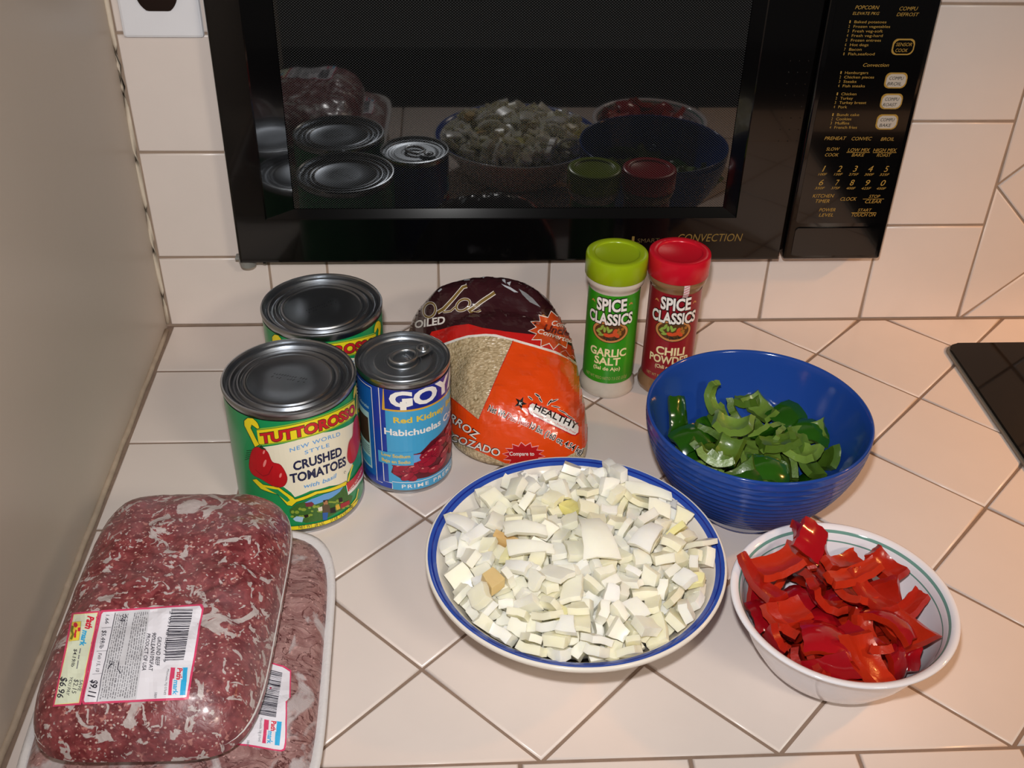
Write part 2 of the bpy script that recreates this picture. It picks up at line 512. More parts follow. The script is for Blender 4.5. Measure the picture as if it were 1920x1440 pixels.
# ------------------------------------------------------------------ built-in microwave
MY = 0.5035                                  # front plane
mw = thing('microwave_oven', 'large black built-in microwave oven with dark window and gold lettering', 'microwave', (0.0555, MY, 0.086))
MO = Vector((0.0555, MY, 0.086))
black_pl = mat('gloss_black_plastic', '#070708', rough=0.10, spec=0.5, vary=0, coat=0.3, coat_rough=0.03)
black_in = mat('satin_black_plastic', '#0a0a0b', rough=0.30, spec=0.5, vary=0)
gold = mat('gold_print', '#a8853c', rough=0.5, vary=0.05)
DX0, DX1, Z0, Z1 = -0.2575, 0.2675, 0.0862, 0.470
PX0, PX1 = 0.2712, 0.3690
# body inside the niche
bm = bmesh.new(); add_box(bm, -0.238 - MO.x, 0.349 - MO.x, 0.020, 0.36, 0.107 - MO.z, 0.455 - MO.z, 0.002)
bm_obj('body', bm, mat('black_steel_case', '#101011', rough=0.5, metal=0.2, vary=0.03), mw)
bm = bmesh.new(); add_box(bm, -0.2545 - MO.x, 0.366 - MO.x, 0.0165, 0.0236, 0.0885 - MO.z, 0.468 - MO.z)
bm_obj('mounting_frame', bm, mat('brown_black_frame', '#2a1c14', rough=0.4, vary=0.05), mw)
# window glass with perforated screen just behind its face
def window_mat():
    m = bpy.data.materials.new('dark_window_glass_with_screen'); m.use_nodes = True
    nt = m.node_tree; b = nt.nodes['Principled BSDF']
    tc = nt.nodes.new('ShaderNodeTexCoord'); mp = nt.nodes.new('ShaderNodeMapping')
    mp.inputs['Rotation'].default_value = (0, radians(45), 0)
    mp.inputs['Scale'].default_value = (620, 1, 620)
    sp = nt.nodes.new('ShaderNodeSeparateXYZ'); cb = nt.nodes.new('ShaderNodeCombineXYZ')
    rot = nt.nodes.new('ShaderNodeMapping'); rot.inputs['Rotation'].default_value = (0, 0, radians(45)); rot.inputs['Scale'].default_value = (520, 620, 1)
    nt.links.new(tc.outputs['Object'], sp.inputs[0])
    nt.links.new(sp.outputs['X'], cb.inputs['X']); nt.links.new(sp.outputs['Z'], cb.inputs['Y'])
    nt.links.new(cb.outputs[0], rot.inputs['Vector'])
    vo = nt.nodes.new('ShaderNodeTexVoronoi'); vo.voronoi_dimensions = '2D'; vo.inputs['Scale'].default_value = 1.0; vo.inputs['Randomness'].default_value = 0.0
    nt.links.new(rot.outputs[0], vo.inputs['Vector'])
    rp = nt.nodes.new('ShaderNodeMapRange'); rp.inputs[1].default_value = 0.22; rp.inputs[2].default_value = 0.34; rp.inputs[3].default_value = 1.0; rp.inputs[4].default_value = 0.0
    nt.links.new(vo.outputs['Distance'], rp.inputs[0])
    mx = nt.nodes.new('ShaderNodeMix'); mx.data_type = 'RGBA'
    mx.inputs[6].default_value = (0.0012, 0.0013, 0.0014, 1); mx.inputs[7].default_value = (0.045, 0.048, 0.05, 1)
    nt.links.new(rp.outputs[0], mx.inputs[0]); nt.links.new(mx.outputs[2], b.inputs['Base Color'])
    b.inputs['Roughness'].default_value = 0.03; b.inputs['IOR'].default_value = 1.7
    b.inputs['Coat Weight'].default_value = 0.4; b.inputs['Coat Roughness'].default_value = 0.01
    return m
door = bpy.data.objects.new('door', None)
def loop(x0, x1, z0, z1, y): return [Vector((x0, y, z0)) - MO, Vector((x1, y, z0)) - MO, Vector((x1, y, z1)) - MO, Vector((x0, y, z1)) - MO]
bpy.data.objects.remove(door)
bm = bmesh.new()
loops = [loop(DX0, DX1, Z0, Z1, MY + .0165), loop(DX0, DX1, Z0, Z1, MY + .0025), loop(DX0 + .0008, DX1 - .0003, Z0 + .0008, Z1 - .0008, MY + .0007), loop(DX0 + .0028, DX1 - .0012, Z0 + .0028, Z1 - .0028, MY),
         loop(-0.2278, 0.2190, 0.1322, 0.436, MY), loop(-0.2265, 0.2180, 0.1332, 0.435, MY + .0007), loop(-0.2010, 0.2062, 0.1412, 0.427, MY + .0046), loop(-0.2006, 0.2058, 0.1416, 0.4266, MY + .0056)]
R = [[bm.verts.new(v) for v in l] for l in loops]
for A, B in zip(R[:-1], R[1:]):
    for i in range(4): bm.faces.new((A[i], A[(i + 1) % 4], B[(i + 1) % 4], B[i]))
door = bm_obj('door', bm, black_pl, mw)
bm = bmesh.new(); add_box(bm, -0.2004 - MO.x, 0.2056 - MO.x, 0.0048, 0.0105, 0.1418 - MO.z, 0.4264 - MO.z)
bm_obj('window_glass', bm, window_mat(), door)
# small raised dots beside the window
bm = bmesh.new()
for r in range(8):
    for c in range(3):
        q = on_y(1482 + 17 * c - r * 3.2, 114 + 21.5 * r, MY) - MO
        bmesh.ops.create_icosphere(bm, subdivisions=1, radius=0.0008, matrix=Matrix.Translation((q.x, q.y + 0.0003, q.z)))
dots = bm_obj('raised_dots', bm, black_pl, door, smooth=True)
pr = Print()
def mwt(s, x0, y0, x1, y1, h, m=gold, shear=0.25, bold=0.0, P=None, spacing=1.0):
    a, b = on_y(x0, y0, MY), on_y(x1, y1, MY); t = on_y(x0, y0 - h, MY)
    (P or pr).text(s, (a.x, a.z), (b.x, b.z), t.z - a.z, m, 1, bold, shear, spacing=spacing, up=(0, 1))
FLAT = lambda y: (lambda s, t, l: Vector((s, y - 0.00015 * l, t)))
mwt('CONVECTION', 1270, 453, 1391, 452, 15, mat('dull_gold_print', '#7c6430', rough=0.5, vary=0.05), 0.2)
mwt('SMART', 1195, 455, 1236, 454, 8, mat('dim_gold_print', '#4a3c20', rough=0.5, vary=0.05), 0.0)
a, b = on_y(1184, 456, MY), on_y(1190, 443, MY)
pr.poly([(a.x, a.z), (b.x, a.z), (b.x, b.z), (a.x, b.z)], mat('dull_gold_print', '#7c6430'), 1)
pr.build('door_lettering', FLAT(MY), door, origin=MO)
# control panel
bm = bmesh.new(); add_box(bm, PX0 - MO.x, PX1 - MO.x, 0.0, 0.0165, Z0 - MO.z, Z1 - MO.z, 0.0030, 3)
panel = bm_obj('control_panel', bm, black_pl, mw, smooth=True, sharp=0.9)
KX0, KX1, KZ0 = 0.2775, 0.3640, 0.1265
def raised(name, x0, x1, z0, z1, r, d, m, parent):
    bm = bmesh.new(); pts = rrect(x0, x1, z0, z1, r, 5)
    A = [bm.verts.new((x - MO.x, 0.0002, z - MO.z)) for x, z in pts]; B = [bm.verts.new((x - MO.x, -d, z - MO.z)) for x, z in pts]
    for i in range(len(pts)): j = (i + 1) % len(pts); bm.faces.new((A[i], A[j], B[j], B[i]))
    f = bm.faces.new(B); bmesh.ops.bevel(bm, geom=list(f.edges), offset=min(0.0004, d * .6), segments=2, affect='EDGES')
    return bm_obj(name, bm, m, parent)
raised('keypad', KX0, KX1, KZ0, 0.452, 0.004, 0.0005, black_pl, panel)
raised('door_release', 0.2785, 0.3625, 0.0915, 0.1215, 0.003, 0.0012, black_pl, panel)
PR = Print(); FY = MY - 0.0005
def pt(s, x0, y, x1, h, ox=1480, oy=0, k=6.4, m=gold, shear=0.25, bold=0.0, slope=0.02):
    X0, X1, Y0 = ox + x0 / k, ox + x1 / k, oy + y / k
    a, b = on_y(X0, Y0, MY), on_y(X1, Y0, MY); t = on_y(X0, Y0 - h / k, MY)
    PR.text(s, (a.x, a.z), (b.x, a.z), t.z - a.z, m, 1, bold, shear, up=(0, 1))
A4 = dict(oy=200, k=4.8)
pt('POPCORN', 785, 108, 1072, 48); pt('ELEVATE PKG', 755, 175, 1075, 38); pt('COMPU', 1315, 122, 1535, 48); pt('DEFROST', 1282, 190, 1548, 44)
for i, (s, x1) in enumerate((('Baked potatoes', 1160), ('Frozen vegetables', 1205), ('Fresh veg-soft', 1115), ('Fresh veg-hard', 1115), ('Frozen entrees', 1095), ('Hot dogs', 945), ('Bacon', 862), ('Fish,seafood', 1018))):
    y = 275 + i * 55; x = 775 - i * 10.5
    pt(s, x, y, x1, 34, shear=0); pt(str(i + 1), x - 60, y, x - 45, 36, shear=0)
pt('Convection', 880, 797, 1190, 44)
for i, (s, x1) in enumerate((('Hamburgers', 942), ('Chicken pieces', 1012), ('Steaks', 800), ('Fish steaks', 902))):
    y = 885 + i * 53; x = 662 - i * 9; pt(s, x, y, x1, 34, shear=0); pt(str(i + 1), x - 55, y, x - 40, 36, shear=0)
for i, (s, x1) in enumerate((('Chicken', 800), ('Turkey', 758), ('Turkey breast', 918), ('Pork', 688))):
    y = 1140 + i * 52; x = 618 - i * 12; pt(s, x, y, x1, 34, shear=0); pt(str(i + 1), x - 55, y, x - 40, 36, shear=0)
for i, (s, x1) in enumerate((('Bundt cake', 625), ('Cookies', 555), ('Muffins', 535), ('French fries', 605))):
    y = 82 + i * 38; x = 425 - i * 8; pt(s, x, y, x1, 26, shear=0, **A4); pt(str(i + 1), x - 42, y, x - 31, 27, shear=0, **A4)
for s, x0, y, x1, h in (('PREHEAT', 312, 297, 508, 32), ('CONVEC', 557, 300, 738, 32), ('BROIL', 818, 304, 938, 32), ('SLOW', 328, 393, 448, 30), ('COOK', 318, 445, 440, 30),
                        ('LOW MIX', 522, 402, 722, 32), ('BAKE', 557, 446, 672, 30), ('HIGH MIX', 750, 404, 962, 32), ('ROAST', 782, 448, 912, 30),
                        ('1', 292, 582, 318, 56), ('2', 428, 582, 466, 56), ('3', 568, 582, 606, 56), ('4', 703, 583, 746, 56), ('5', 848, 584, 886, 56),
                        ('100F', 256, 616, 336, 22), ('150F', 398, 616, 476, 22), ('275F', 530, 617, 620, 22), ('300F', 672, 618, 758, 22), ('325F', 808, 619, 896, 22),
                        ('6', 262, 705, 300, 54), ('7', 410, 706, 442, 54), ('8', 540, 706, 578, 54), ('9', 680, 708, 718, 54), ('0', 816, 709, 858, 54),
                        ('350F', 226, 740, 316, 22), ('375F', 372, 740, 452, 22), ('400F', 508, 742, 592, 22), ('425F', 644, 743, 732, 22), ('450F', 780, 744, 866, 22),
                        ('KITCHEN', 206, 815, 398, 32), ('TIMER', 232, 862, 356, 32), ('CLOCK', 455, 843, 600, 32), ('STOP', 712, 818, 812, 28), ('CLEAR', 678, 866, 822, 32),
                        ('POWER', 264, 940, 410, 30), ('LEVEL', 262, 986, 392, 30), ('START', 612, 942, 736, 28), ('TOUCH ON', 556, 986, 774, 32)):
    pt(s, x0, y, x1, h, **A4)
for x0, x1, y in ((512, 722, 409), (750, 962, 411), (660, 850, 829), (556, 780, 952)):
    a, b = on_y(1480 + x0 / 4.8, 200 + y / 4.8, MY), on_y(1480 + x1 / 4.8, 200 + y / 4.8, MY)
    PR.line([(a.x, a.z), (b.x, a.z)], 0.0005, gold, 1)
PR.build('panel_lettering', FLAT(FY), panel, origin=MO)
pad_mat = mat('warm_grey_button', '#b9b0a4', rough=0.4, vary=0.03)
ink = mat('black_ink', '#1a1512', rough=0.6, vary=0)
for s1, s2, x0, x1, y0, y1, dark in (('SENSOR', 'COOK', 1182, 1545, 462, 655, True), ('COMPU', 'BROIL', 1095, 1455, 868, 1055, False), ('COMPU', 'ROAST', 1045, 1398, 1120, 1305, False), ('COMPU', 'BAKE', 992, 1342, 1368, 1550, False)):
    a, b = on_y(1480 + x0 / 6.4, y1 / 6.4, MY), on_y(1480 + x1 / 6.4, y0 / 6.4, MY)
    btn = raised('button', a.x + .002, b.x - .002, a.z, b.z, 0.0045, 0.0011, gold, panel)
    raised('button_face', a.x + .0032, b.x - .0032, a.z + .0012, b.z - .0012, 0.0036, 0.0014, black_pl if dark else pad_mat, btn)
    pb = Print(); w = b.x - a.x; hh = b.z - a.z
    for k, s in enumerate((s1, s2)):
        half = w * (0.30 if len(s) > 5 else 0.27 if len(s) == 5 else 0.23); xc = (a.x + b.x) / 2 - 0.001 * k
        z = a.z + hh * (0.56 - 0.36 * k)
        pb.text(s, (xc - half, z), (xc + half, z), hh * 0.22, gold if dark else ink, 1, 0, 0.2, up=(0, 1))
    pb.build('button_lettering', FLAT(MY - 0.0014), btn, origin=MO)
# mounting foot under the lower left corner
bm = bmesh.new()
q = on_y(466, 508, 0.512) - MO
bmesh.ops.create_cone(bm, cap_ends=True, segments=20, radius1=0.0075, radius2=0.0090, depth=0.0085, matrix=Matrix.Translation((q.x, 0.012, -0.0036)))
add_box(bm, q.x - 0.011, q.x + 0.009, 0.006, 0.0155, 0.0004, 0.0032, 0.001)
bm_obj('mounting_foot', bm, mat('grey_rubber_foot', '#8a8a86', rough=0.5, vary=0.15, vscale=150), mw, smooth=True, sharp=0.6)
bm = bmesh.new(); add_box(bm, q.x + 0.015, q.x + 0.0175, 0.008, 0.012, -0.0045, 0.0026)
bm_obj('screw', bm, black_in, mw)

# ------------------------------------------------------------------ tin cans
tin = mat('bright_tinplate', '#b4b8bd', rough=0.28, metal=1.0, vary=0.05, vscale=120)
tin_dark = mat('lacquered_tin_lid', '#868b92', rough=0.34, metal=1.0, vary=0.06, vscale=90)
def wrap(R):
    def f(s, t, l):
        a = s / R; r = R + 0.00010 * l + 0.00012
        return Vector((r * cos(a), r * sin(a), t))
    return f
CAN_C = (-0.1803, 0.2678); CR = 0.0507; CH = 0.119
green_l = mat('can_green', '#1a9355', rough=0.30, coat=0.25, vary=0.03)
yel = mat('can_yellow', '#f2dc22', rough=0.32, coat=0.2, vary=0)
lime = mat('can_lime', '#8fbf3f', rough=0.32, coat=0.2, vary=0)
cream = mat('can_cream', '#f1ead2', rough=0.32, coat=0.2, vary=0)
redl = mat('can_red', '#c8242c', rough=0.32, coat=0.2, vary=0)
darkl = mat('can_outline', '#1e3a22', rough=0.4, vary=0)
navy = mat('can_navy', '#1c2148', rough=0.35, vary=0)
sky = mat('can_skyblue', '#6aa6e0', rough=0.35, vary=0)
tomred = mat('tomato_red', '#c01822', rough=0.3, coat=0.2, vary=0.25, vscale=60)
tomdk = mat('tomato_shade_ink', '#8e1220', rough=0.3, coat=0.2, vary=0)
whitei = mat('white_ink', '#f4f1ec', rough=0.35, vary=0)
def cc(x, y):                                   # crop pixel -> label domain
    a, z = on_cyl(400 + x / 5.76, 760 + y / 5.76, CAN_C, CR); return (a * CR, z)
def th(deg): return radians(deg) * CR
def tomato_label():
    P = Print()
    P.poly([cc(*q) for q in ((535, 450), (600, 440), (800, 400), (1100, 300), (1520, 170), (1535, 320), (1500, 520), (1500, 640), (1450, 740), (1440, 830), (1250, 870), (1050, 920), (880, 990), (840, 940), (760, 880), (640, 860), (560, 700), (540, 560))], cream, 1)
    # banner
    L0, L1 = -112.5, -11.5
    arch = lambda d: .0080 * (1 - ((d + 62) / 50.5) ** 2)
    def band(z0, z1, m, l):
        ds = [L0 + (L1 - L0) * i / 24 for i in range(25)]
        P.poly([(th(d), z0 + arch(d)) for d in ds] + [(th(d), z1 + arch(d)) for d in reversed(ds)], m, l)
    band(.0868, .1030, lime, 2); band(.0879, .1018, darkl, 3); band(.0882, .1015, yel, 4)
    sc = [cc(*q) for q in ((455, 445), (400, 330), (340, 210), (338, 160), (375, 128), (430, 132), (468, 165), (490, 195), (505, 240), (480, 250), (420, 205), (412, 240), (470, 360), (505, 420))]
    for pts in (sc, [(2 * th(-62) - x, y) for x, y in sc]):
        P.poly(pts, yel, 5); P.line(pts, 0.0006, darkl, 6, True)
    P.text('TUTTOROSSO', (th(-110.4), .0898), (th(-13.0), .0898), .0094, darkl, 5, bold=.075, arc=.0081)
    P.text('TUTTOROSSO', (th(-109.9), .0901), (th(-13.5), .0901), .0090, redl, 6, bold=.045, arc=.0081)
    P.text('NEW WORLD', (th(-86), .0830), (th(-39), .0836), .0038, sky, 3, bold=.012, spacing=1.15, arc=.0035)
    P.text('STYLE', (th(-74), .0792), (th(-51.5), .0792), .0036, sky, 3, bold=.012, spacing=1.15, arc=.001)
    P.text('CRUSHED', (th(-85), .0650), (th(-39), .0645), .0086, navy, 3, bold=.035, arc=.0025)
    P.text('TOMATOES', (th(-89), .0530), (th(-35), .0524), .0088, navy, 3, bold=.035, arc=.0025)
    P.text('with basil', (th(-78), .0467), (th(-47), .0467), .0042, sky, 3, bold=.015, shear=.2)
    # tomatoes left and mirrored at right
    t1 = [cc(*q) for q in smooth_loop([(430, 470), (520, 450), (590, 500), (640, 605), (730, 640), (798, 770), (770, 860), (690, 880), (600, 840), (520, 790), (430, 740), (392, 640)], 4)]
    t2 = [(2 * th(-62) - x, y) for x, y in t1]
    for pts in (t1, t2):
        P.poly(pts, tomred, 4); P.line(pts, .0004, tomdk, 5, True)
    for q in (((500, 720), (600, 780), (640, 660)), ):
        P.line([cc(*p) for p in ((460, 690), (540, 760), (600, 740), (645, 650))], .0007, tomdk, 5)
    for x, y, rx, ry in ((560, 620, 14, 42), (728, 750, 12, 26), (550, 500, 10, 22)):
        P.poly([cc(*p) for p in ellipse(x, y, rx, ry, 12, 0.3)], mat('tomato_glint_ink', '#f08a86', rough=.4, vary=0), 6)
    for k in range(5):
        P.line([cc(430 - 8 * k, 480 + 22 * k), cc(360 - 4 * k, 490 + 24 * k)], .0005, darkl, 2)
    P.poly([cc(*p) for p in ((500, 450), (520, 420), (545, 450), (580, 470), (530, 470))], darkl, 6)
    # yellow frame under the field and the harvest picture
    fr = [cc(*q) for q in ((425, 800), (470, 790), (540, 850), (700, 872), (860, 985), (880, 1010), (1100, 925), (1430, 815), (1450, 850), (1430, 860), (1120, 955), (900, 1040), (850, 1085), (800, 1075), (700, 960), (520, 900))]
    P.poly(fr, yel, 3); P.line(fr, .0005, darkl, 4, True)
    P.poly([cc(*q) for q in ((560, 880), (700, 905), (800, 985), (830, 1020), (800, 1040), (700, 960))], green_l, 4)
    fld = [cc(*q) for q in ((825, 1120), (900, 1060), (1000, 1030), (1200, 960), (1400, 870), (1450, 960), (1500, 975), (1470, 1080), (1330, 1150), (1200, 1225), (1000, 1265), (880, 1220), (828, 1160))]
    P.poly(fld, mat('field_green', '#3f6b2c', rough=.35, vary=.3, vscale=700), 4)
    P.poly([cc(*q) for q in ((985, 1045), (1060, 1005), (1190, 955), (1400, 872), (1360, 930), (1280, 990), (1200, 1030), (1100, 1065))], sky, 5)
    P.poly([cc(*q) for q in ((990, 1050), (1060, 1035), (1085, 1055), (1070, 1085), (1000, 1090))], mat('barn_ink', '#7d3040', rough=.4, vary=0), 6)
    rr = random.Random(5); olive = mat('bush_ink', '#8ea63c', rough=.4, vary=.2, vscale=800)
    for k in range(34):
        x = rr.uniform(850, 1440); y = 1200 - (x - 850) * .22 + rr.uniform(-75, 30)
        P.poly([cc(*p) for p in ellipse(x, y, rr.uniform(14, 30), rr.uniform(10, 18), 10)], olive, 5 + (k % 3) * .2)
    for pts, m in ((((1170, 1080), (1190, 1060), (1250, 1070), (1260, 1150), (1180, 1155)), 'vest'), (((1175, 1155), (1235, 1150), (1225, 1230), (1180, 1232)), 'jeans'), (((1180, 1030), (1225, 1020), (1235, 1060), (1190, 1070)), 'skin'),
                   (((1180, 1020), (1235, 1010), (1235, 1035), (1185, 1042)), 'hair'), (((1125, 1100), (1170, 1085), (1175, 1130), (1135, 1140)), 'shirt'), (((860, 1220), (900, 1190), (975, 1200), (960, 1255), (890, 1245)), 'shirt2'),
                   (((975, 1180), (1020, 1170), (1030, 1195), (990, 1210)), 'hair'), (((1310, 1080), (1350, 1060), (1365, 1110), (1330, 1125)), 'yellow'), (((1345, 1000), (1385, 990), (1390, 1035), (1350, 1045)), 'hair'),
                   (((1365, 1060), (1460, 1020), (1465, 1060), (1370, 1110)), 'crate'), (((1250, 1110), (1310, 1090), (1320, 1150), (1260, 1160)), 'hair')):
        colr = dict(vest='#5d4c36', jeans='#2c5fa8', skin='#b07a52', hair='#231b18', shirt='#e8dfc8', shirt2='#a9cdea', yellow='#e0b23a', crate='#a62834')[m]
        P.poly([cc(*p) for p in pts], mat('picture_' + m, colr, rough=.4, vary=0), 7)
    yb = [cc(*q) for q in ((640, 1310), (815, 1300), (1000, 1282), (1250, 1225), (1400, 1150), (1500, 1060), (1560, 1000), (1540, 1060), (1400, 1190), (1250, 1265), (1050, 1318), (815, 1340), (640, 1340))]
    P.poly(yb, yel, 6); P.line(yb, .0004, darkl, 7, True)
    P.text('NET WT. 28 OZ.', (th(-86.5), .0058), (th(-63.5), .0056), .0040, navy, 8)
    P.text('(1 LB. 12 OZ.) 794g', (th(-57.5), .0055), (th(-31), .0055), .0038, navy, 8)
    rb = [cc(*q) for q in ((1425, 860), (1500, 800), (1570, 690), (1612, 600), (1622, 720), (1570, 830), (1500, 920), (1448, 965))]
    P.poly(rb, whitei, 7); P.poly([((x - rb[0][0]) * .92 + rb[0][0] + .0003, (y - .045) * .86 + .045) for x, y in rb], redl, 8)
    P.text('100% NATURAL', cc(1462, 925), cc(1590, 700), .0028, whitei, 9, bold=.01)
    P.line([cc(*q) for q in ((1500, 640), (1470, 730), (1450, 820))], .0022, yel, 5)
    P.line([cc(*q) for q in ((1560, 900), (1540, 1000), (1480, 1080))], .002, yel, 5)
    P.poly(ellipse(th(-37.4), .0462, .0011, .0012, 10), navy, 3); P.poly(ellipse(th(-37.4), .0462, .0008, .0009, 10), cream, 4)
    return P
def can_body_profile(R, Hh):
    return [(0, .0035), (R * .90, .0035), (R * .93, .0005), (R + .0008, 0), (R + .0012, .0012), (R + .0012, .0028), (R, .0045), (R, Hh - .0060), (R + .0009, Hh - .0042), (R + .0011, Hh - .0010), (R + .0006, Hh - .0001), (R - .0006, Hh), (R - .0016, Hh - .0008), (R - .0022, Hh - .0042)]
def lid_profile(R, Hh):
    z = Hh - .0042
    pr = [(R - .0021, z)]
    for f, dz in ((.925, -.0002), (.905, .0011), (.88, .0013), (.862, .0002), (.845, -.0007), (.82, -.0008), (.80, .0004), (.785, .0012), (.765, .0013), (.745, .0002), (.725, -.0006), (.70, -.0006), (.685, .0006), (.66, .0010), (.645, .0003), (.63, -.0001), (.3, 0.0002), (0, 0.0003)):
        pr.append((R * f, z + dz))
    return pr
def ink_code(seed):
    P = Print(); r = random.Random(seed); m = mat('lid_ink', '#22242a', rough=.5, vary=0)
    for row in range(2):
        for k in range(13):
            if r.random() < .2: continue
            P.line([(-.014 + k * .0022, -.002 + row * .0042 + r.uniform(-.0005, .0005)), (-.0128 + k * .0022, -.0004 + row * .0042 + r.uniform(-.0008, .0008))], .0006, m, 0)
    return P
def make_tomato_can(label, loc, rz, code_rot):
    c = thing('tomato_can', label, 'can', loc, rz, 'large green tomato cans')
    lathe('body', can_body_profile(CR - .0003, CH), tin, c, 96)
    lathe('lid', lid_profile(CR - .0003, CH), tin_dark, c, 96)
    lab = lathe('label', [(CR, .0038), (CR, CH - .0072)], green_l, c, 96)
    ca, sa = cos(code_rot), sin(code_rot)
    ink_code(7).build('ink_code', lambda s, t, l: Vector((ca * s - sa * t, sa * s + ca * t, CH - .0038)), c)
    return c, lab
can_a, lab_a = make_tomato_can('large green tomato can in front, just behind the ground beef trays', CAN_C + (0,), 0, radians(-18))
lp = tomato_label().build('label_print', wrap(CR), lab_a, cut=(.004, 0))
can_b, lab_b = make_tomato_can('large green tomato can standing at the back, nearest the microwave', (-0.1647, 0.3743, 0), radians(-14.5), radians(52))
link('label_print', lp.data, lab_b)

# ---- small bean can
BC = (-0.0940, 0.3009); BR = 0.0376; BH = 0.1125
bean = thing('bean_can', 'small blue kidney bean can with a pull ring lid', 'can', BC + (0,), 0)
lathe('body', can_body_profile(BR - .0003, BH), tin, bean, 80)
navyb = mat('bean_can_royal_blue', '#1f3fa6', rough=.3, coat=.25, vary=.03)
blab = lathe('label', [(BR, .0040), (BR, BH - .0070)], navyb, bean, 80)
zt = BH - .0040
lathe('lid', [(BR - .0020, zt), (.0345, zt - .0001), (.0338, zt + .0010), (.0322, zt + .0010), (.0314, zt - .0004), (.0298, zt - .0006), (.0290, zt + .0002), (.0262, zt + .0003), (.0252, zt - .0002), (.0235, zt - .0003), (.0228, zt + .0003), (.0150, zt + .0003), (.0143, zt - .0003), (.0130, zt - .0003), (.0124, zt + .0003), (0, zt + .0003)], mat('bean_lid_tin', '#a3a8ae', rough=.34, metal=1.0, vary=.05, vscale=90), bean, 80)
# pull ring: tab over a rivet near the rim at the upper right, finger ring towards the middle
ta = radians(38)
def tp(u, v, z): return Vector((u * cos(ta) - v * sin(ta), u * sin(ta) + v * cos(ta), zt + z))
bm = bmesh.new()
tube_bm(bm, [tp(.0010 + .0112 * cos(a), .0088 * sin(a), .0032) for a in [2 * pi * i / 32 for i in range(32)]], .0017, 8, closed=True)
ringo = bm_obj('pull_ring', bm, tin, bean, smooth=True)
bm = bmesh.new()
pts = [(.0085, -.0070), (.015, -.0076), (.021, -.0074), (.0262, -.0056), (.0285, 0), (.0262, .0056), (.021, .0074), (.015, .0076), (.0085, .0070), (.0118, 0)]
lo = [bm.verts.new(tp(u, v, .0022)) for u, v in pts]; hi = [bm.verts.new(tp(u, v, .0036)) for u, v in pts]
for i in range(len(pts)): j = (i + 1) % len(pts); bm.faces.new((lo[i], lo[j], hi[j], hi[i]))
bm.faces.new(hi); bm.faces.new(lo[::-1])
bmesh.ops.bevel(bm, geom=bm.edges[:], offset=.0004, segments=2, affect='EDGES')
tab = bm_obj('pull_tab', bm, tin, bean, smooth=True, sharp=.8)
lathe('rivet', [(.0056, .0034), (.0056, .0042), (.0050, .0047), (.0036, .0042), (.0022, .0042), (.0020, .0052), (.0012, .0056), (0, .0056)], tin, tab, 24, loc=tp(.0205, 0, 0))
bm = bmesh.new(); tube_bm(bm, [tp(.0035, -.005, .0004), tp(.0035, .005, .0004)], .0009, 6); tube_bm(bm, [tp(.0065, -.005, .0004), tp(.0065, .005, .0004)], .0009, 6)
bm_obj('score_rib', bm, tin, bean, smooth=True)
def gc(x, y):
    a, z = on_cyl(660 + x / 4.5, 610 + y / 4.5, BC, BR); return (a * BR, z)
def gt(d): return radians(d) * BR
P = Print()
azure = mat('bean_can_azure', '#45a6d8', rough=.3, coat=.25, vary=.04, vscale=30); goldl = mat('bean_can_gold', '#d9a93a', rough=.3, coat=.2, vary=0)
royal = mat('bean_can_navy', '#1b2c8e', rough=.3, coat=.25, vary=0); yell = mat('bean_can_yellow', '#e3c545', rough=.35, vary=0)
beanr = mat('bean_red_ink', '#9c1230', rough=.3, coat=.25, vary=.25, vscale=120); beand = mat('bean_dark_ink', '#5e0b1e', rough=.3, coat=.25, vary=0); beanl = mat('bean_light_ink', '#d98a86', rough=.3, vary=0)
deepb = mat('bean_side_panel_blue', '#1c63b8', rough=.3, coat=.25, vary=.1, vscale=40); pale = mat('pale_aqua_ink', '#bfe0e0', rough=.35, vary=0)
P.poly([(gt(-111.5), .0105), (gt(20), .0105), (gt(20), .0850), (gt(-111.5), .0850)], azure, 1)
P.poly([(gt(-115.5), .0850), (gt(20), .0850), (gt(20), .1056), (gt(-112.5), .1056)], goldl, 2)
P.poly([(gt(-111.5), .0868), (gt(20), .0868), (gt(20), .1056), (gt(-111.5), .1056)], royal, 3)
P.line([(gt(-118.5), .1056), (gt(-118.5), .0105), (gt(-107), .0105)], .0007, whitei, 2)
P.line([(gt(-129.5), .1030), (gt(-129.5), .0080), (gt(-121), .0080)], .0007, whitei, 2); P.line([(gt(-129.5), .1030), (gt(-160), .1030)], .0007, whitei, 2)
P.poly([(gt(-180), .0120), (gt(-131), .0120), (gt(-131), .1010), (gt(-180), .1010)], deepb, 1)
P.poly([(gt(-190), .0180), (gt(-137), .0180), (gt(-137), .0760), (gt(-190), .0760)], pale, 2)
P.poly([(gt(-180), .0440), (gt(-139), .0440), (gt(-139), .0700), (gt(-180), .0700)], mat('recipe_photo_ink', '#4a2f24', rough=.4, vary=.4, vscale=300), 3)
P.poly([(gt(-180), .0200), (gt(-139), .0200), (gt(-139), .0290), (gt(-180), .0290)], azure, 3)
P.text('Coloradas', (gt(-160), .0800), (gt(-136), .0800), .0035, pale, 3, bold=.01)
for k in range(5): P.line([(gt(-175), .0405 - k * .0021), (gt(-140), .0405 - k * .0021)], .0006, ink, 3)
P.text('GOYA', (gt(-105.5), .0905), (gt(9), .0905), .0142, whitei, 4, bold=.045)
P.poly([(gt(-92.5), .0868), (gt(-85), .0868), (gt(-85), .0950), (gt(-92.5), .0950)], whitei, 4.5)
P.text('Red Kidney Beans', (gt(-101.5), .0740), (gt(8), .0740), .0056, yell, 3, bold=.03)
P.text('Habichuelas Coloradas', (gt(-114), .0612), (gt(32), .0612), .0064, whitei, 3, bold=.025)
rr = random.Random(11)
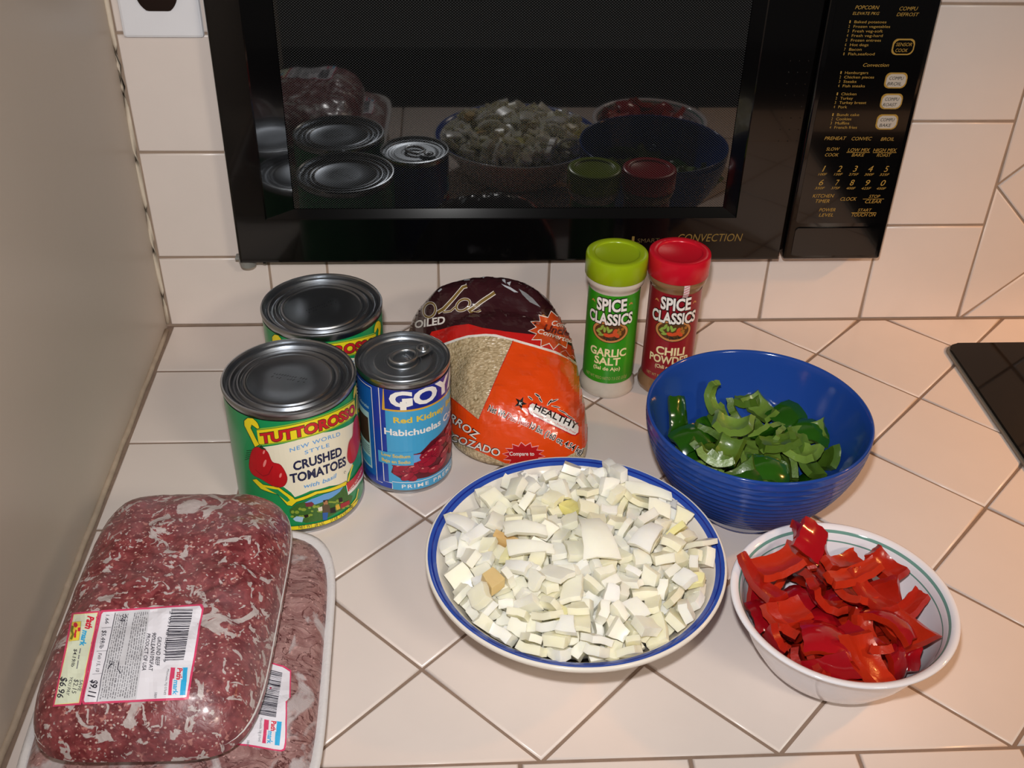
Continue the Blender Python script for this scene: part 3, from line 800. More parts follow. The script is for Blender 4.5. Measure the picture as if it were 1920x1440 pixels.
P.poly([(gt(-108), .022), (gt(-95), .016), (gt(-60), .014), (gt(20), .014), (gt(20), .056), (gt(-20), .056), (gt(-55), .050), (gt(-70), .042), (gt(-100), .040)], beand, 3)
for k in range(46):
    d = rr.uniform(-104, 14); top = .036 + (d + 104) / 118 * .022; z = rr.uniform(.018, top)
    L = rr.uniform(.0062, .0085); ro = rr.uniform(-.6, .7)
    P.poly(ellipse(gt(d), z, L, L * .52, 16, ro), beanr, 4 + k * .06); P.line(ellipse(gt(d), z, L, L * .52, 16, ro), .0004, beand, 4.02 + k * .06, True)
    P.poly(ellipse(gt(d) - L * .2, z + L * .22, L * .3, L * .09, 8, ro), beanl, 4.03 + k * .06)
P.poly([(gt(-124.5), .0305), (gt(-79), .0305), (gt(-79), .0442), (gt(-124.5), .0425)], azure, 7.5); P.poly([(gt(-79), .0325), (gt(-70), .0340), (gt(-72), .0370), (gt(-69.5), .0405), (gt(-79), .0410)], sky, 7.4)
P.text('Low Sodium', (gt(-119.5), .0385), (gt(-83), .0385), .0034, yell, 8, bold=.025); P.text('Bajo en Sodio', (gt(-119.5), .0325), (gt(-83), .0325), .0034, yell, 8, bold=.025)
P.poly([(gt(-107), .0042), (gt(20), .0042), (gt(20), .0125), (gt(-107), .0125)], azure, 7); P.line([(gt(-107), .0045), (gt(-107), .0125), (gt(20), .0125)], .0006, whitei, 7.2)
P.text('PRIME PREMIUM', (gt(-95), .0064), (gt(0), .0064), .0040, whitei, 8, bold=.01, spacing=1.3)
P.build('label_print', lambda s, t, l: wrap(BR)(s, t, l * .8), blab, cut=(.0035, 0))

# ------------------------------------------------------------------ spice jars
def make_jar(name, label, loc, lidc, labc, content, title, sub, net, face, seal):
    j = thing(name, label, 'spice jar', loc, 0, 'spice jars in front of the microwave')
    clear = mat('clear_jar_plastic_' + name, content, rough=.16, spec=.5, vary=.08, vscale=160, coat=.6)
    lathe('bottle', [(0, .0012), (.0225, .0008), (.0248, .0004), (.0262, .0022), (.0264, .0060), (.0258, .0100), (.0240, .0140), (.0234, .0160), (.0234, .1100), (.0238, .1135), (.0262, .1160), (.0266, .1185), (.0262, .1215), (.0245, .1240), (0, .1240)], clear, j, 72)
    lid = lathe('lid', [(.0240, .1222), (.0272, .1222), (.0277, .1228), (.0277, .1400), (.0272, .1418), (.0262, .1424), (.0206, .1424), (.0200, .1420), (.0196, .1412), (.0190, .1410), (0, .1409)], mat('lid_plastic_' + name, lidc, rough=.25, spec=.5, vary=.02), j, 72)
    R = .0237
    lm = mat('label_paper_' + name, labc, rough=.3, coat=.25, vary=.05, vscale=40)
    lab = lathe('label', [(R, .0165), (R, .1105)], lm, j, 72)
    P = Print(); d = lambda a: radians(face + a) * R
    outl = mat('label_black_ink', '#0d120d', rough=.4, vary=0); crm = mat('label_cream_ink', '#f0e2b0', rough=.4, vary=0); dimc = mat('label_tan_ink', '#b9ae74', rough=.4, vary=0)
    for bo, m, l in ((.09, outl, 1), (.035, whitei, 3)):
        P.text('SPICE', (d(-34), .0945), (d(34), .0955), .0125, m, l, bold=bo)
        P.text('CLASSICS', (d(-54), .0806), (d(52), .0812), .0115, m, l, bold=bo)
    brd = mat('oval_border_ink', '#c98a50', rough=.4, vary=.1); inn = mat('oval_inner_ink', '#5a3a1c', rough=.4, vary=.3, vscale=400)
    P.poly(ellipse(d(1), .0728, .0176, .0116, 36), outl, .6); P.poly(ellipse(d(1), .0728, .0170, .0110, 36), brd, .8); P.poly(ellipse(d(1), .0728, .0146, .0090, 36), inn, 1)
    rr = random.Random(2)
    leaf = mat('leaf_ink', '#8fae4a', rough=.4, vary=.2, vscale=500); och = mat('ochre_ink', '#a8702c', rough=.4, vary=.2, vscale=500); chi = mat('chili_ink', '#d2512a', rough=.4, vary=.2, vscale=500)
    for k, (x, z, ro) in enumerate(((-.0095, .0745, .5), (-.0075, .0770, 1.2), (-.0105, .0715, -.3), (-.005, .075, 1.6), (-.002, .076, 1.9), (.0, .0745, .8), (-.008, .0690, .2))):
        P.poly(ellipse(d(1) + x, z, .0030, .0013, 12, ro), leaf, 2 + k * .05)
    for k, (x, z, ro) in enumerate(((.002, .0700, .3), (.0045, .0735, 1.3), (-.0025, .0695, -.2), (.006, .070, -.7))):
        P.poly(ellipse(d(1) + x, z, .0036, .0019, 12, ro), chi, 2.4 + k * .05)
    for k in range(9): P.poly(ellipse(d(1) + rr.uniform(.005, .0115), rr.uniform(.0685, .0765), .0018, .0013, 8, rr.uniform(0, 3)), och, 2 + k * .02)
    for k in range(12): P.poly(ellipse(d(1) + rr.uniform(-.007, .007), .0655 + rr.uniform(-.0012, .0014), .0012, .0007, 7, rr.uniform(0, 3)), mat('pepper_corn_ink', '#2c2a26', rough=.4, vary=0), 2 + k * .02)
    for sx in (-45, 44):
        for ro in (-.5, .2, .9): P.poly(ellipse(d(sx) + .0014 * cos(ro + 1.4), .1000 + .0016 * sin(ro + 1.2), .0018, .0006, 8, ro), brd, 1)
    for s, z, w, h in title: P.text(s, (d(-w), z), (d(w), z), h, crm, 1, bold=.03)
    P.text(sub, (d(-31), .0312), (d(31), .0312), .0040, crm, 1, bold=.02)
    P.text(net, (d(-52), .0207), (d(52), .0207), .0033, dimc, 1)
    P.build('label_print', lambda s, t, l: wrap(R)(s, t, l * .7), lab, cut=(.003, 0))
    if seal:
        P = Print(); a = radians(face + 16) * .0269
        sm = mat('seal_tape', '#e6cfd0', rough=.4, vary=0); sr = mat('seal_stripe', '#c05060', rough=.4, vary=0)
        P.poly([(a - .0026, .1085), (a + .0026, .1085), (a + .0026, .1222), (a - .0026, .1222)], sm, 1)
        for k in range(5): P.line([(a - .0024, .109 + k * .0026), (a + .0024, .1112 + k * .0026)], .0006, sr, 2)
        P.build('seal_strip', lambda s, t, l: wrap(.0269 if t > .113 else .0245 + (t - .1085) * .5)(s * (.0269 if t > .113 else .0245 + (t - .1085) * .5) / .0269, t, l), j, cut=(.002, .001))
    return j
make_jar('garlic_salt_jar', 'spice jar with lime green lid and green garlic salt label', (0.0925, 0.4185, 0), '#9ab414', '#2f9418', '#cfc6b8', (('GARLIC', .0465, 43, .0085), ('SALT', .0372, 30, .0082)), '(Sal de Ajo)', 'NET WT PESO NETO 7.5 OZ (212g)', -102, False)
make_jar('chili_powder_jar', 'spice jar with red lid and dark red chili powder label', (0.1488, 0.4195, 0), '#d0142a', '#8e1424', '#8a6848', (('CHILI', .0465, 33, .0085), ('POWDER', .0372, 48, .0082)), '(Chili en Polvo)', 'NET WT PESO NETO 2.5 OZ (70g)', -98, True)

# ------------------------------------------------------------------ node helpers for mottled food materials
def nodes_of(name):
    m = bpy.data.materials.new(name); m.use_nodes = True
    nt = m.node_tree
    return m, nt, nt.nodes['Principled BSDF'], nt.nodes.new('ShaderNodeTexCoord')
def noise(nt, vec, scale, detail=3, dist=0.0, rough=0.5):
    n = nt.nodes.new('ShaderNodeTexNoise'); n.inputs['Scale'].default_value = scale; n.inputs['Detail'].default_value = detail
    n.inputs['Distortion'].default_value = dist; n.inputs['Roughness'].default_value = rough
    nt.links.new(vec, n.inputs['Vector']); return n.outputs['Fac']
def ramp(nt, fac, lo, hi):
    r = nt.nodes.new('ShaderNodeMapRange'); r.inputs[1].default_value = lo; r.inputs[2].default_value = hi
    nt.links.new(fac, r.inputs[0]); return r.outputs[0]
def mix(nt, fac, a, b):
    x = nt.nodes.new('ShaderNodeMix'); x.data_type = 'RGBA'
    if isinstance(fac, (int, float)): x.inputs[0].default_value = fac
    else: nt.links.new(fac, x.inputs[0])
    for k, v in ((6, a), (7, b)):
        if isinstance(v, (str, tuple)): x.inputs[k].default_value = rgb(v)
        else: nt.links.new(v, x.inputs[k])
    return x.outputs[2]
def mapping(nt, vec, scale=(1, 1, 1), rot=(0, 0, 0)):
    mp = nt.nodes.new('ShaderNodeMapping'); mp.inputs['Scale'].default_value = scale; mp.inputs['Rotation'].default_value = rot
    nt.links.new(vec, mp.inputs['Vector']); return mp.outputs[0]
def voro(nt, vec, scale, feature='F1', out='Distance'):
    v = nt.nodes.new('ShaderNodeTexVoronoi'); v.feature = feature; v.inputs['Scale'].default_value = scale
    nt.links.new(vec, v.inputs['Vector']); return v.outputs[out]
def bump(nt, b, height, strength=0.3, dist=0.001):
    p = nt.nodes.new('ShaderNodeBump'); p.inputs['Strength'].default_value = strength; p.inputs['Distance'].default_value = dist
    nt.links.new(height, p.inputs['Height']); nt.links.new(p.outputs['Normal'], b.inputs['Normal'])

# ------------------------------------------------------------------ bag of rice
BGC = (-0.014, 0.395)
def plan_radius(loop_pts, c, n):
    out = []
    P = [(x - c[0], y - c[1]) for x, y in loop_pts]
    for i in range(n):
        a = 2 * pi * i / n; d = (cos(a), sin(a)); best = 0.0
        for k in range(len(P)):
            p, q = P[k - 1], P[k]; ex, ey = q[0] - p[0], q[1] - p[1]
            den = d[0] * ey - d[1] * ex
            if abs(den) < 1e-12: continue
            t = (p[0] * ey - p[1] * ex) / den; s = (p[0] * d[1] - p[1] * d[0]) / den
            if t > 0 and -1e-6 <= s <= 1 + 1e-6: best = max(best, t)
        out.append(best)
    return out
from mathutils import noise as mn
bag = thing('rice_bag', 'slumped plastic bag of rice, orange and dark brown print with clear window', 'rice bag', BGC + (0,), 0)
outline = smooth_loop([(-.052, .318), (-.030, .297), (.000, .289), (.035, .288), (.058, .300), (.0655, .335), (.0640, .390), (.058, .432), (.030, .470), (-.020, .488), (-.065, .484), (-.098, .458), (-.1010, .425), (-.086, .390), (-.0635, .352)], 8)
NA, NT = 168, 44
rho = plan_radius(outline, BGC, NA)
def sm(t): t = min(1, max(0, t)); return t * t * (3 - 2 * t)
V, F = [], []
rows = []
for k in range(NT + 1):
    if k <= 5:
        q, h = 0.25 + 0.68 * k / 5, 0.0
    else:
        s = (k - 5) / (NT - 5) * pi / 2; q = cos(s) ** (2 / 2.5); h = sin(s) ** (2 / 2.2)
        if k == NT: q = 0.0
    row = []
    for i in range(NA):
        a = 2 * pi * i / NA; r = rho[i] * (q if k > 5 else q * 0.97)
        x, y = BGC[0] + r * cos(a), BGC[1] + r * sin(a)
        Hh = 0.074 + 0.036 * sm((y - .315) / .12) - 0.030 * sm((y - .462) / .05) - 0.012 * sm((x - .02) / .05) - .008 * sm((-.055 - x) / .045)
        z = 0.0012 + h * Hh
        # crease where the empty upper part folds back over the rice
        yc = .3935 - .10 * x - 1.9 * (x + .005) ** 2
        z -= .0055 * math.exp(-((y - yc) / .007) ** 2) * h ** 2
        z += .006 * math.exp(-((y - yc - .03) / .016) ** 2) * h ** 2
        w = mn.fractal(Vector((x * 38, y * 38, z * 38)), 0.6, 2.2, 3) * .0022 * sm(h * 2)
        wr = abs(mn.noise(Vector((x * 60 + y * 25, y * 18, 4)))) * (.0028 if y > yc else .0004) * sm(h * 2)
        z += w + wr
        if k > 5: x += mn.noise(Vector((x * 45, y * 45, z * 60 + 9))) * .0012; y += mn.noise(Vector((x * 45 + 7, y * 45, z * 60))) * .0012
        row.append(len(V)); V.append((x - BGC[0], y - BGC[1], max(z, .0008)))
    rows.append(row)
for k in range(NT - 1):
    for i in range(NA):
        j = (i + 1) % NA; F.append((rows[k][i], rows[k][j], rows[k + 1][j], rows[k + 1][i]))
F.append(tuple(rows[0][::-1])); 
top = len(V); V.append((0, 0, sum(V[v][2] for v in rows[NT - 1]) / NA + .0002))
for i in range(NA): F.append((rows[NT - 1][i], rows[NT - 1][(i + 1) % NA], top))
# clear film over rice
mrice, nt, b, tc = nodes_of('clear_film_over_rice')
obv = tc.outputs['Object']
g1 = voro(nt, mapping(nt, obv, (260, 720, 500), (0, 0, .5)), 1.0); g2 = noise(nt, obv, 300, 4, .5)
c = mix(nt, ramp(nt, g1, .15, .75), '#d2bd98', '#a8926e'); c = mix(nt, ramp(nt, g2, .58, .70), c, '#85734f')
c = mix(nt, ramp(nt, noise(nt, obv, 420, 2), .60, .68), c, '#d9c8a4')
nt.links.new(c, b.inputs['Base Color']); b.inputs['Roughness'].default_value = .32; b.inputs['Coat Weight'].default_value = .5; b.inputs['Coat Roughness'].default_value = .08
bump(nt, b, g1, .5, .0012)
def above_crease(f):
    x = sum(V[i][0] for i in f) / len(f) + BGC[0]; y = sum(V[i][1] for i in f) / len(f) + BGC[1]; z = sum(V[i][2] for i in f) / len(f)
    return 1 if y > .3935 - .10 * x - 1.9 * (x + .005) ** 2 + .001 and z > .012 and x < .058 else 0
fm = dict(rough=.24, coat=.5, vary=.03, bump=.10, bscale=90)
film = mesh_obj('bag_film', V, F, [mrice, mat('bag_brown_print', '#35141a', **fm)], bag, [above_crease(f) for f in F], smooth=True)
def surface_map(V, F, org, eps=.00012):
    O = Vector(org); bv = BVHTree.FromPolygons([Vector(v) + O for v in V], F)
    def f(px, py, l):
        d = ray(px, py).normalized(); hit, n, i, _ = bv.ray_cast(CAM_LOC, d)
        if hit is None: return None
        if n.dot(d) > 0: n = -n
        if -n.dot(d) < .03: return None
        return hit + n * (eps * l + .0004)
    return f
class PxPrint(Print):
    """print measured in photograph pixels through a crop (ox, oy, k)"""
    def crop(self, ox, oy, k): self.c = (ox, oy, k); return self
    def q(self, p): return (self.c[0] + p[0] / self.c[2], self.c[1] + p[1] / self.c[2])
    def P(self, pts, m, l=1): self.poly([self.q(p) for p in pts], m, l)
    def Ln(self, pts, w, m, l=1, closed=False): self.line([self.q(p) for p in pts], w / self.c[2], m, l, closed)
    def T(self, s, a, b, h, m, l=2, bold=0.0, shear=0.0, arc=0.0):
        A, B = Vector(self.q(a)), Vector(self.q(b)); d = (B - A).normalized()
        self.text(s, A, B, h / self.c[2], m, l, bold, shear, up=(d.y, -d.x), arc=arc / self.c[2])
fm = dict(rough=.24, coat=.5, vary=.03, bump=.10, bscale=90)
brown = mat('bag_brown_print', '#35141a', **fm); orange = mat('bag_orange_print', '#e2480e', **fm); bred = mat('bag_red_print', '#c41d1a', **fm)
bwhite = mat('bag_white_print', '#e6dfd8', **fm); bblack = mat('bag_black_print', '#1b1412', **fm); bgold = mat('bag_gold_print', '#7d6430', **fm); silver = mat('bag_silver_edge', '#b9c0c8', rough=.25, vary=.05)
ff = surface_map(V, F, BGC + (0,))
P = PxPrint().crop(0, 0, 1)
P.P([(735, 640), (735, 500), (1000, 490), (1120, 600), (1120, 690), (1085, 655), (1040, 640), (1000, 628), (948, 622), (904, 615), (879, 608), (854, 611), (810, 622), (790, 640)], brown, 1)
P.P([(800, 640), (810, 622), (854, 611), (879, 608), (904, 615), (948, 622), (1000, 628), (1040, 632), (1075, 652), (1098, 690), (1100, 704), (1063, 672), (1037, 661), (1001, 650), (962, 639), (930, 631), (911, 630), (879, 632), (858, 638), (838, 645), (815, 655)], bred, 2)
org = [(962, 639), (1001, 650), (1037, 661), (1063, 672), (1090, 692), (1103, 706), (1106, 760), (1103, 816), (1096, 838), (1063, 855), (1000, 870), (948, 868), (904, 848), (878, 837), (858, 821), (845, 801), (832, 770), (832, 736), (845, 744), (898, 787), (930, 712)]
P.P(org, orange, 2)
P.Ln([(815, 655), (838, 644), (858, 637), (879, 631), (911, 628.5), (930, 630), (962, 638), (1001, 649), (1037, 660), (1063, 671), (1090, 691), (1104, 708)], 4.2, bwhite, 3)
P.Ln([(962, 639), (930, 712), (898, 787), (845, 744), (830, 733)], 1.3, bred, 3.5)
P.build('printed_panels', ff, film, cut=(5, 5), origin=BGC + (0,))
P = PxPrint().crop(840, 640, 6.26)
for bo, m, l, in ((.06, bblack, 3.2), (.015, bwhite, 4.2)):
    P.T('ARROZ', (-75, 850), (335, 1150), 86, m, l, bo); P.T('PRECOZADO', (-180, 1085), (600, 1350), 86, m, l, bo)
P.build('lower_lettering', ff, film, cut=(5, 5), origin=BGC + (0,))
P = PxPrint().crop(840, 640, 6.26)
for s, a, bb, m in (('Net Wt./', (465, 812), (690, 905), bblack), ('Peso Neto', (692, 908), (945, 1005), bred), ('10 lbs. (160 oz, 4.54 kg)', (950, 1010), (1560, 1330), bblack)):
    P.T(s, a, bb, 72, bwhite, 3.2, .075); P.T(s, a, bb, 72, m, 4.2, .015)
P.P([(935, 790), (950, 735), (985, 715), (1490, 925), (1540, 1000), (1535, 1080), (1490, 1112), (1450, 1105), (965, 870), (938, 835)], bred, 3); P.P([(950, 790), (962, 748), (990, 733), (1480, 940), (1524, 1005), (1520, 1070), (1485, 1096), (1450, 1090), (972, 858), (952, 830)], bwhite, 4)
P.T('HEALTHY', (1000, 800), (1495, 1035), 80, bblack, 5, .02); P.T('Naturally Sodium Free/Fat Free', (972, 838), (1485, 1082), 24, bred, 5)
for x, y, rx, ry, ro in ((965, 672, 38, 12, .7), (1050, 640, 45, 14, .6), (1085, 690, 40, 12, 1.0), (1190, 720, 50, 14, -.9), (1235, 705, 60, 12, -.35), (1260, 770, 55, 10, .2), (1340, 830, 70, 10, .5), (1420, 890, 70, 10, .55)):
    P.P(ellipse(x, y, rx, ry, 14, ro), bwhite, 4.5); P.P(ellipse(x, y, rx * .8, ry * .55, 14, ro), bblack, 5)
P.P([(850 + 78 * q * cos(a), 728 + 82 * q * sin(a)) for a, q in [(-pi / 2 + .45 + pi * i / 5, 1 if i % 2 == 0 else .42) for i in range(10)]], bblack, 3.5); P.T('K', (830, 748), (868, 758), 38, bwhite, 4.5, .02)
P.build('bag_lettering', ff, film, cut=(5, 5), origin=BGC + (0,))
P = PxPrint().crop(840, 640, 6.26)
st = starburst(890, 1330, 250, 150, 14, .72, .1)
P.P(st, mat('bag_burst_red', '#b3161a', **fm), 3); P.Ln(st, 11, mat('bag_burst_pink', '#f0a8a8', **fm), 4, True); P.T('Compare to', (722, 1335), (1012, 1335), 46, bwhite, 5, .02)
P.build('lower_starburst', ff, film, cut=(5, 5), origin=BGC + (0,))
P = PxPrint().crop(840, 640, 6.26)
P.P([(1310, 135), (1370, 110), (1420, 180), (1400, 205), (1330, 160)], bred, 4); P.Ln([(1310, 135), (1370, 110), (1420, 180), (1450, 165), (1500, 235), (1525, 225), (1515, 280)], 9, mat('bag_burst_pink', '#f0a8a8'), 5)
P.build('zigzag_print', ff, film, cut=(5, 5), origin=BGC + (0,))
P = PxPrint().crop(780, 480, 5.647)
sb = starburst(1470, 790, 285, 205, 13, .72, .2)
P.P(sb, mat('bag_burst_orange', '#c6461a', **fm), 4); P.Ln(sb, 12, bwhite, 5, True)
P.T('Com', (1425, 735), (1570, 765), 55, bwhite, 6, .02, .25); P.T('Uncle', (1345, 800), (1610, 850), 78, mat('bag_maroon_print', '#5c1420', **fm), 6, .03, .2); P.T('Converted', (1280, 822), (1650, 930), 52, bwhite, 6, .02, .25)
P.build('starburst_badge', ff, film, cut=(5, 5), origin=BGC + (0,))
P = PxPrint().crop(780, 480, 5.647)
for w, m, l in ((46, bwhite, 3), (30, bgold, 4)):
    P.Ln(ellipse(150, 575, 62, 78, 26, .35), w * .62, m, l, True)
    P.Ln([(235, 600), (300, 560), (400, 450), (500, 335), (540, 325)], w * .9, m, l); P.Ln([(285, 575), (300, 595), (370, 585), (420, 540)], w * .5, m, l)
    P.Ln(ellipse(500, 520, 78, 52, 26, -.6), w * .62, m, l + .3, True)
    P.Ln([(560, 585), (700, 480), (835, 392)], w, m, l + .5); P.Ln([(555, 570), (575, 598), (640, 600), (690, 578)], w * .5, m, l)
    P.Ln([(-20, 640), (30, 570), (70, 480)], w * .6, m, l)
P.T('OILED', (0, 765), (318, 712), 78, bwhite, 3, .03, .2)
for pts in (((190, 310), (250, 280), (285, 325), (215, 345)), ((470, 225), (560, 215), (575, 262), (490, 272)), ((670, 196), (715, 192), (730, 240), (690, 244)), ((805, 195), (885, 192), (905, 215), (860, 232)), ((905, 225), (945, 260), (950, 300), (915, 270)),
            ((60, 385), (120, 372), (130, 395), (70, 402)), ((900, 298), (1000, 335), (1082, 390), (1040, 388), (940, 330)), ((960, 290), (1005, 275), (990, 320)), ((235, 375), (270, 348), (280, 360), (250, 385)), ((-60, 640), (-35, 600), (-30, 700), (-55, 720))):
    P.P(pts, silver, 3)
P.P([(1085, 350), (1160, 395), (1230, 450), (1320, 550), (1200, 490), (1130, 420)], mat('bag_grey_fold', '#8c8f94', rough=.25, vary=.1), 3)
P.P([(1640, 840), (1700, 870), (1790, 1000), (1830, 1180), (1800, 1230), (1730, 1080), (1660, 950)], mat('rice_side_film', '#a06a2c', rough=.3, vary=.4, vscale=350), 6.5)
P.build('brand_lettering', ff, film, cut=(5, 5), origin=BGC + (0,))

# ------------------------------------------------------------------ wrapped trays of ground beef
foam = mat('white_foam_tray', '#d9d6d6', rough=.55, vary=.05, vscale=200, bump=.15, bscale=500)
def meat_upper():
    m, nt, b, tc = nodes_of('ground_beef_red_under_film'); o = tc.outputs['Object']
    base = mix(nt, ramp(nt, noise(nt, o, 150, 4, .6), .38, .64), '#642026', '#8e4245')
    base = mix(nt, ramp(nt, noise(nt, o, 320, 2, .4), .60, .70), base, '#b77a72')
    sp = voro(nt, mapping(nt, o, (1, 1.4, 1), (0, 0, .4)), 240)
    base = mix(nt, ramp(nt, sp, .22, .15), base, '#c9aca4')
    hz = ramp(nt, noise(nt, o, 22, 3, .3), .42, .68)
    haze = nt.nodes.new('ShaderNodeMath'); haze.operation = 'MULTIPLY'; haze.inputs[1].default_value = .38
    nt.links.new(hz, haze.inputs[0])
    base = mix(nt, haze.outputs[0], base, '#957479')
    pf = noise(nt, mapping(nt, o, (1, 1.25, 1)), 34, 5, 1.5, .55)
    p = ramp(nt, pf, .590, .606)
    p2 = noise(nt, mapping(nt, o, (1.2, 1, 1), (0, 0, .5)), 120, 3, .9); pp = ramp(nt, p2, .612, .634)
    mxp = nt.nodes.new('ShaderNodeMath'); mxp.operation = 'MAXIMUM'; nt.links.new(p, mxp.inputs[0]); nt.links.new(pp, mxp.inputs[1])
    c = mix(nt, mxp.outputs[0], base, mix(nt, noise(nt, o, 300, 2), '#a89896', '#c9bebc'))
    nt.links.new(c, b.inputs['Base Color']); b.inputs['Roughness'].default_value = .42; b.inputs['Coat Weight'].default_value = .35; b.inputs['Coat Roughness'].default_value = .16
    bump(nt, b, noise(nt, o, 160, 3, .5), .55, .0018)
    return m
def meat_lower():
    m, nt, b, tc = nodes_of('ground_beef_greyish_strands_under_film'); o = tc.outputs['Object']
    w = noise(nt, mapping(nt, o, (1, 1.6, 1), (0, 0, -.35)), 34, 7, 2.2, .68)
    base = mix(nt, ramp(nt, w, .36, .62), '#7d5150', '#ab8682')
    rid = nt.nodes.new('ShaderNodeMath'); rid.operation = 'SUBTRACT'; rid.inputs[1].default_value = .5; nt.links.new(noise(nt, mapping(nt, o, (1, 1.7, 1), (0, 0, .4)), 36, 5, 2.0), rid.inputs[0])
    ab = nt.nodes.new('ShaderNodeMath'); ab.operation = 'ABSOLUTE'; nt.links.new(rid.outputs[0], ab.inputs[0])
    base = mix(nt, ramp(nt, ab.outputs[0], .022, .004), base, '#552a2a')
    base = mix(nt, ramp(nt, noise(nt, o, 24, 5, 1.2), .54, .60), base, '#b9adae')
    base = mix(nt, ramp(nt, noise(nt, o, 420, 2), .62, .72), base, '#c79c98')
    nt.links.new(base, b.inputs['Base Color']); b.inputs['Roughness'].default_value = .45; b.inputs['Coat Weight'].default_value = .3; b.inputs['Coat Roughness'].default_value = .16
    bump(nt, b, w, .6, .002)
    return m
def make_tray(label, center, a, bl, rz, hr, dome, mm, inset, seed, drop=0.0):
    t = thing('beef_tray', label, 'meat tray', center, rz, 'film wrapped trays of ground beef')
    def sup(i, n, s, e=5.0, da=0.0):
        an = 2 * pi * i / n; c, s_ = cos(an), sin(an)
        r = 1 / ((abs(c / (a + da)) ** e + abs(s_ / (bl + da)) ** e) ** (1 / e))
        return r * c * s, r * s_ * s
    N = 120
    def rings(spec):
        V, F = [], []
        for s, z, da in spec:
            V += [sup(i, N, s, 5.0, da) + (z,) for i in range(N)]
        for k in range(len(spec) - 1):
            for i in range(N): j = (i + 1) % N; F.append((k * N + i, k * N + j, (k + 1) * N + j, (k + 1) * N + i))
        return V, F
    V, F = rings([(.80, 0, 0), (.86, .0004, 0), (.965, hr - .006, 0), (.99, hr - .002, 0), (1.0, hr, .0015), (1.0, hr + .0022, .0015), (.985, hr + .003, 0), (.95, hr + .001, 0)])
    F.append(tuple(range(N))[::-1])
    mesh_obj('foam_tray', V, F, foam, t, smooth=True)
    spec = []; M = 40
    V, F = [], []
    for k in range(M + 1):
        q = 1 - (k / M) ** 1.5 if k < M else 0.0
        for i in range(N):
            x, y = sup(i, N, inset * q, 5.0 - 2.2 * (1 - q))
            z = hr + .0012 - drop + (dome + drop) * (1 - q ** 5) ** .6
            z += (mn.fractal(Vector((x * 32, y * 32, seed)), .7, 2.1, 3) * .0032 + mn.noise(Vector((x * 130, y * 130, seed + 3))) * .0008) * min(1, (1 - q) * 6)
            V.append((x, y, z))
    for k in range(M):
        for i in range(N): j = (i + 1) % N; F.append((k * N + i, k * N + j, (k + 1) * N + j, (k + 1) * N + i))
    me = mesh_obj('wrapped_beef', V, F, mm, t, smooth=True)
    # raycast surface in world space
    Mx = Matrix.Translation(center) @ Matrix.Rotation(rz, 4, 'Z')
    WV = [Mx @ Vector(v) for v in V]; bv = BVHTree.FromPolygons(WV, F); inv = Mx.inverted()
    def f(px, py, l):
        d = ray(px, py).normalized(); hit, n, i, _ = bv.ray_cast(CAM_LOC, d)
        if hit is None: return None
        if n.dot(d) > 0: n = -n
        return inv @ (hit + n * (.00045 + .00012 * l))
    return t, me, f
low, lowm, flow = make_tray('greyish ground beef tray lying underneath the redder one', (-0.2265, 0.0520, 0.0), .0890, .1270, radians(1.5), .036, .016, meat_lower(), .955, 5.0)
upp, uppm, fupp = make_tray('red ground beef tray with two-part price sticker, lying on top', (-0.2350, 0.0695, 0.0540), .0660, .1060, radians(-1.0), .014, .031, meat_upper(), 1.025, 1.0, .004)
spink = mat('sticker_pink_border', '#d8466e', rough=.4, vary=0); swhite = mat('sticker_white', '#e8e6ee', rough=.4, vary=.01); scream = mat('sticker_pale_green', '#dfe6cd', rough=.4, vary=.01); syel = mat('sticker_yellow_edge', '#f2e49a', rough=.4, vary=0)
sblue = mat('sticker_cyan', '#36aee2', rough=.4, vary=0); sred = mat('sticker_red', '#d4213f', rough=.4, vary=0); sgrey = mat('sticker_grey_ink', '#7d7c82', rough=.5, vary=0); sink = mat('sticker_ink', '#2a2836', rough=.5, vary=0); spal = mat('sticker_grey_panel', '#d2d2d8', rough=.4, vary=.02)
def shrink(pts, k):
    cx = sum(p[0] for p in pts) / len(pts); cy = sum(p[1] for p in pts) / len(pts)
    out = []
    for p in pts:
        d = Vector((cx - p[0], cy - p[1])); out.append((p[0] + d.x / max(abs(d.x), 1) * min(k, abs(d.x)), p[1] + d.y / max(abs(d.y), 1) * min(k, abs(d.y))))
    return out
class Sticker(PxPrint):
    """text reading downwards: a = where it starts (top), b = where it ends, tops of letters to the right"""
    def D(self, s, a, b, h, m, l=6, bold=0.0):
        A, B = Vector(self.q(a)), Vector(self.q(b)); d = (B - A).normalized()
        self.text(s, A, B, h / self.c[2], m, l, bold, 0, up=(d.y, -d.x))
def barcode(P, tl, tr, bl, br, seed, m):
    """bars run from left to right, stacked downwards"""
    r = random.Random(seed); t = 0.0
    L = lambda t: (tl[0] + (bl[0] - tl[0]) * t, tl[1] + (bl[1] - tl[1]) * t); Rr = lambda t: (tr[0] + (br[0] - tr[0]) * t, tr[1] + (br[1] - tr[1]) * t)
    while t < 1:
        w = r.choice((.008, .008, .014, .022)); g = r.choice((.008, .010, .016, .022))
        if t + w > 1: break
        P.P([L(t), Rr(t), Rr(t + w), L(t + w)], m, 5); t += w + g
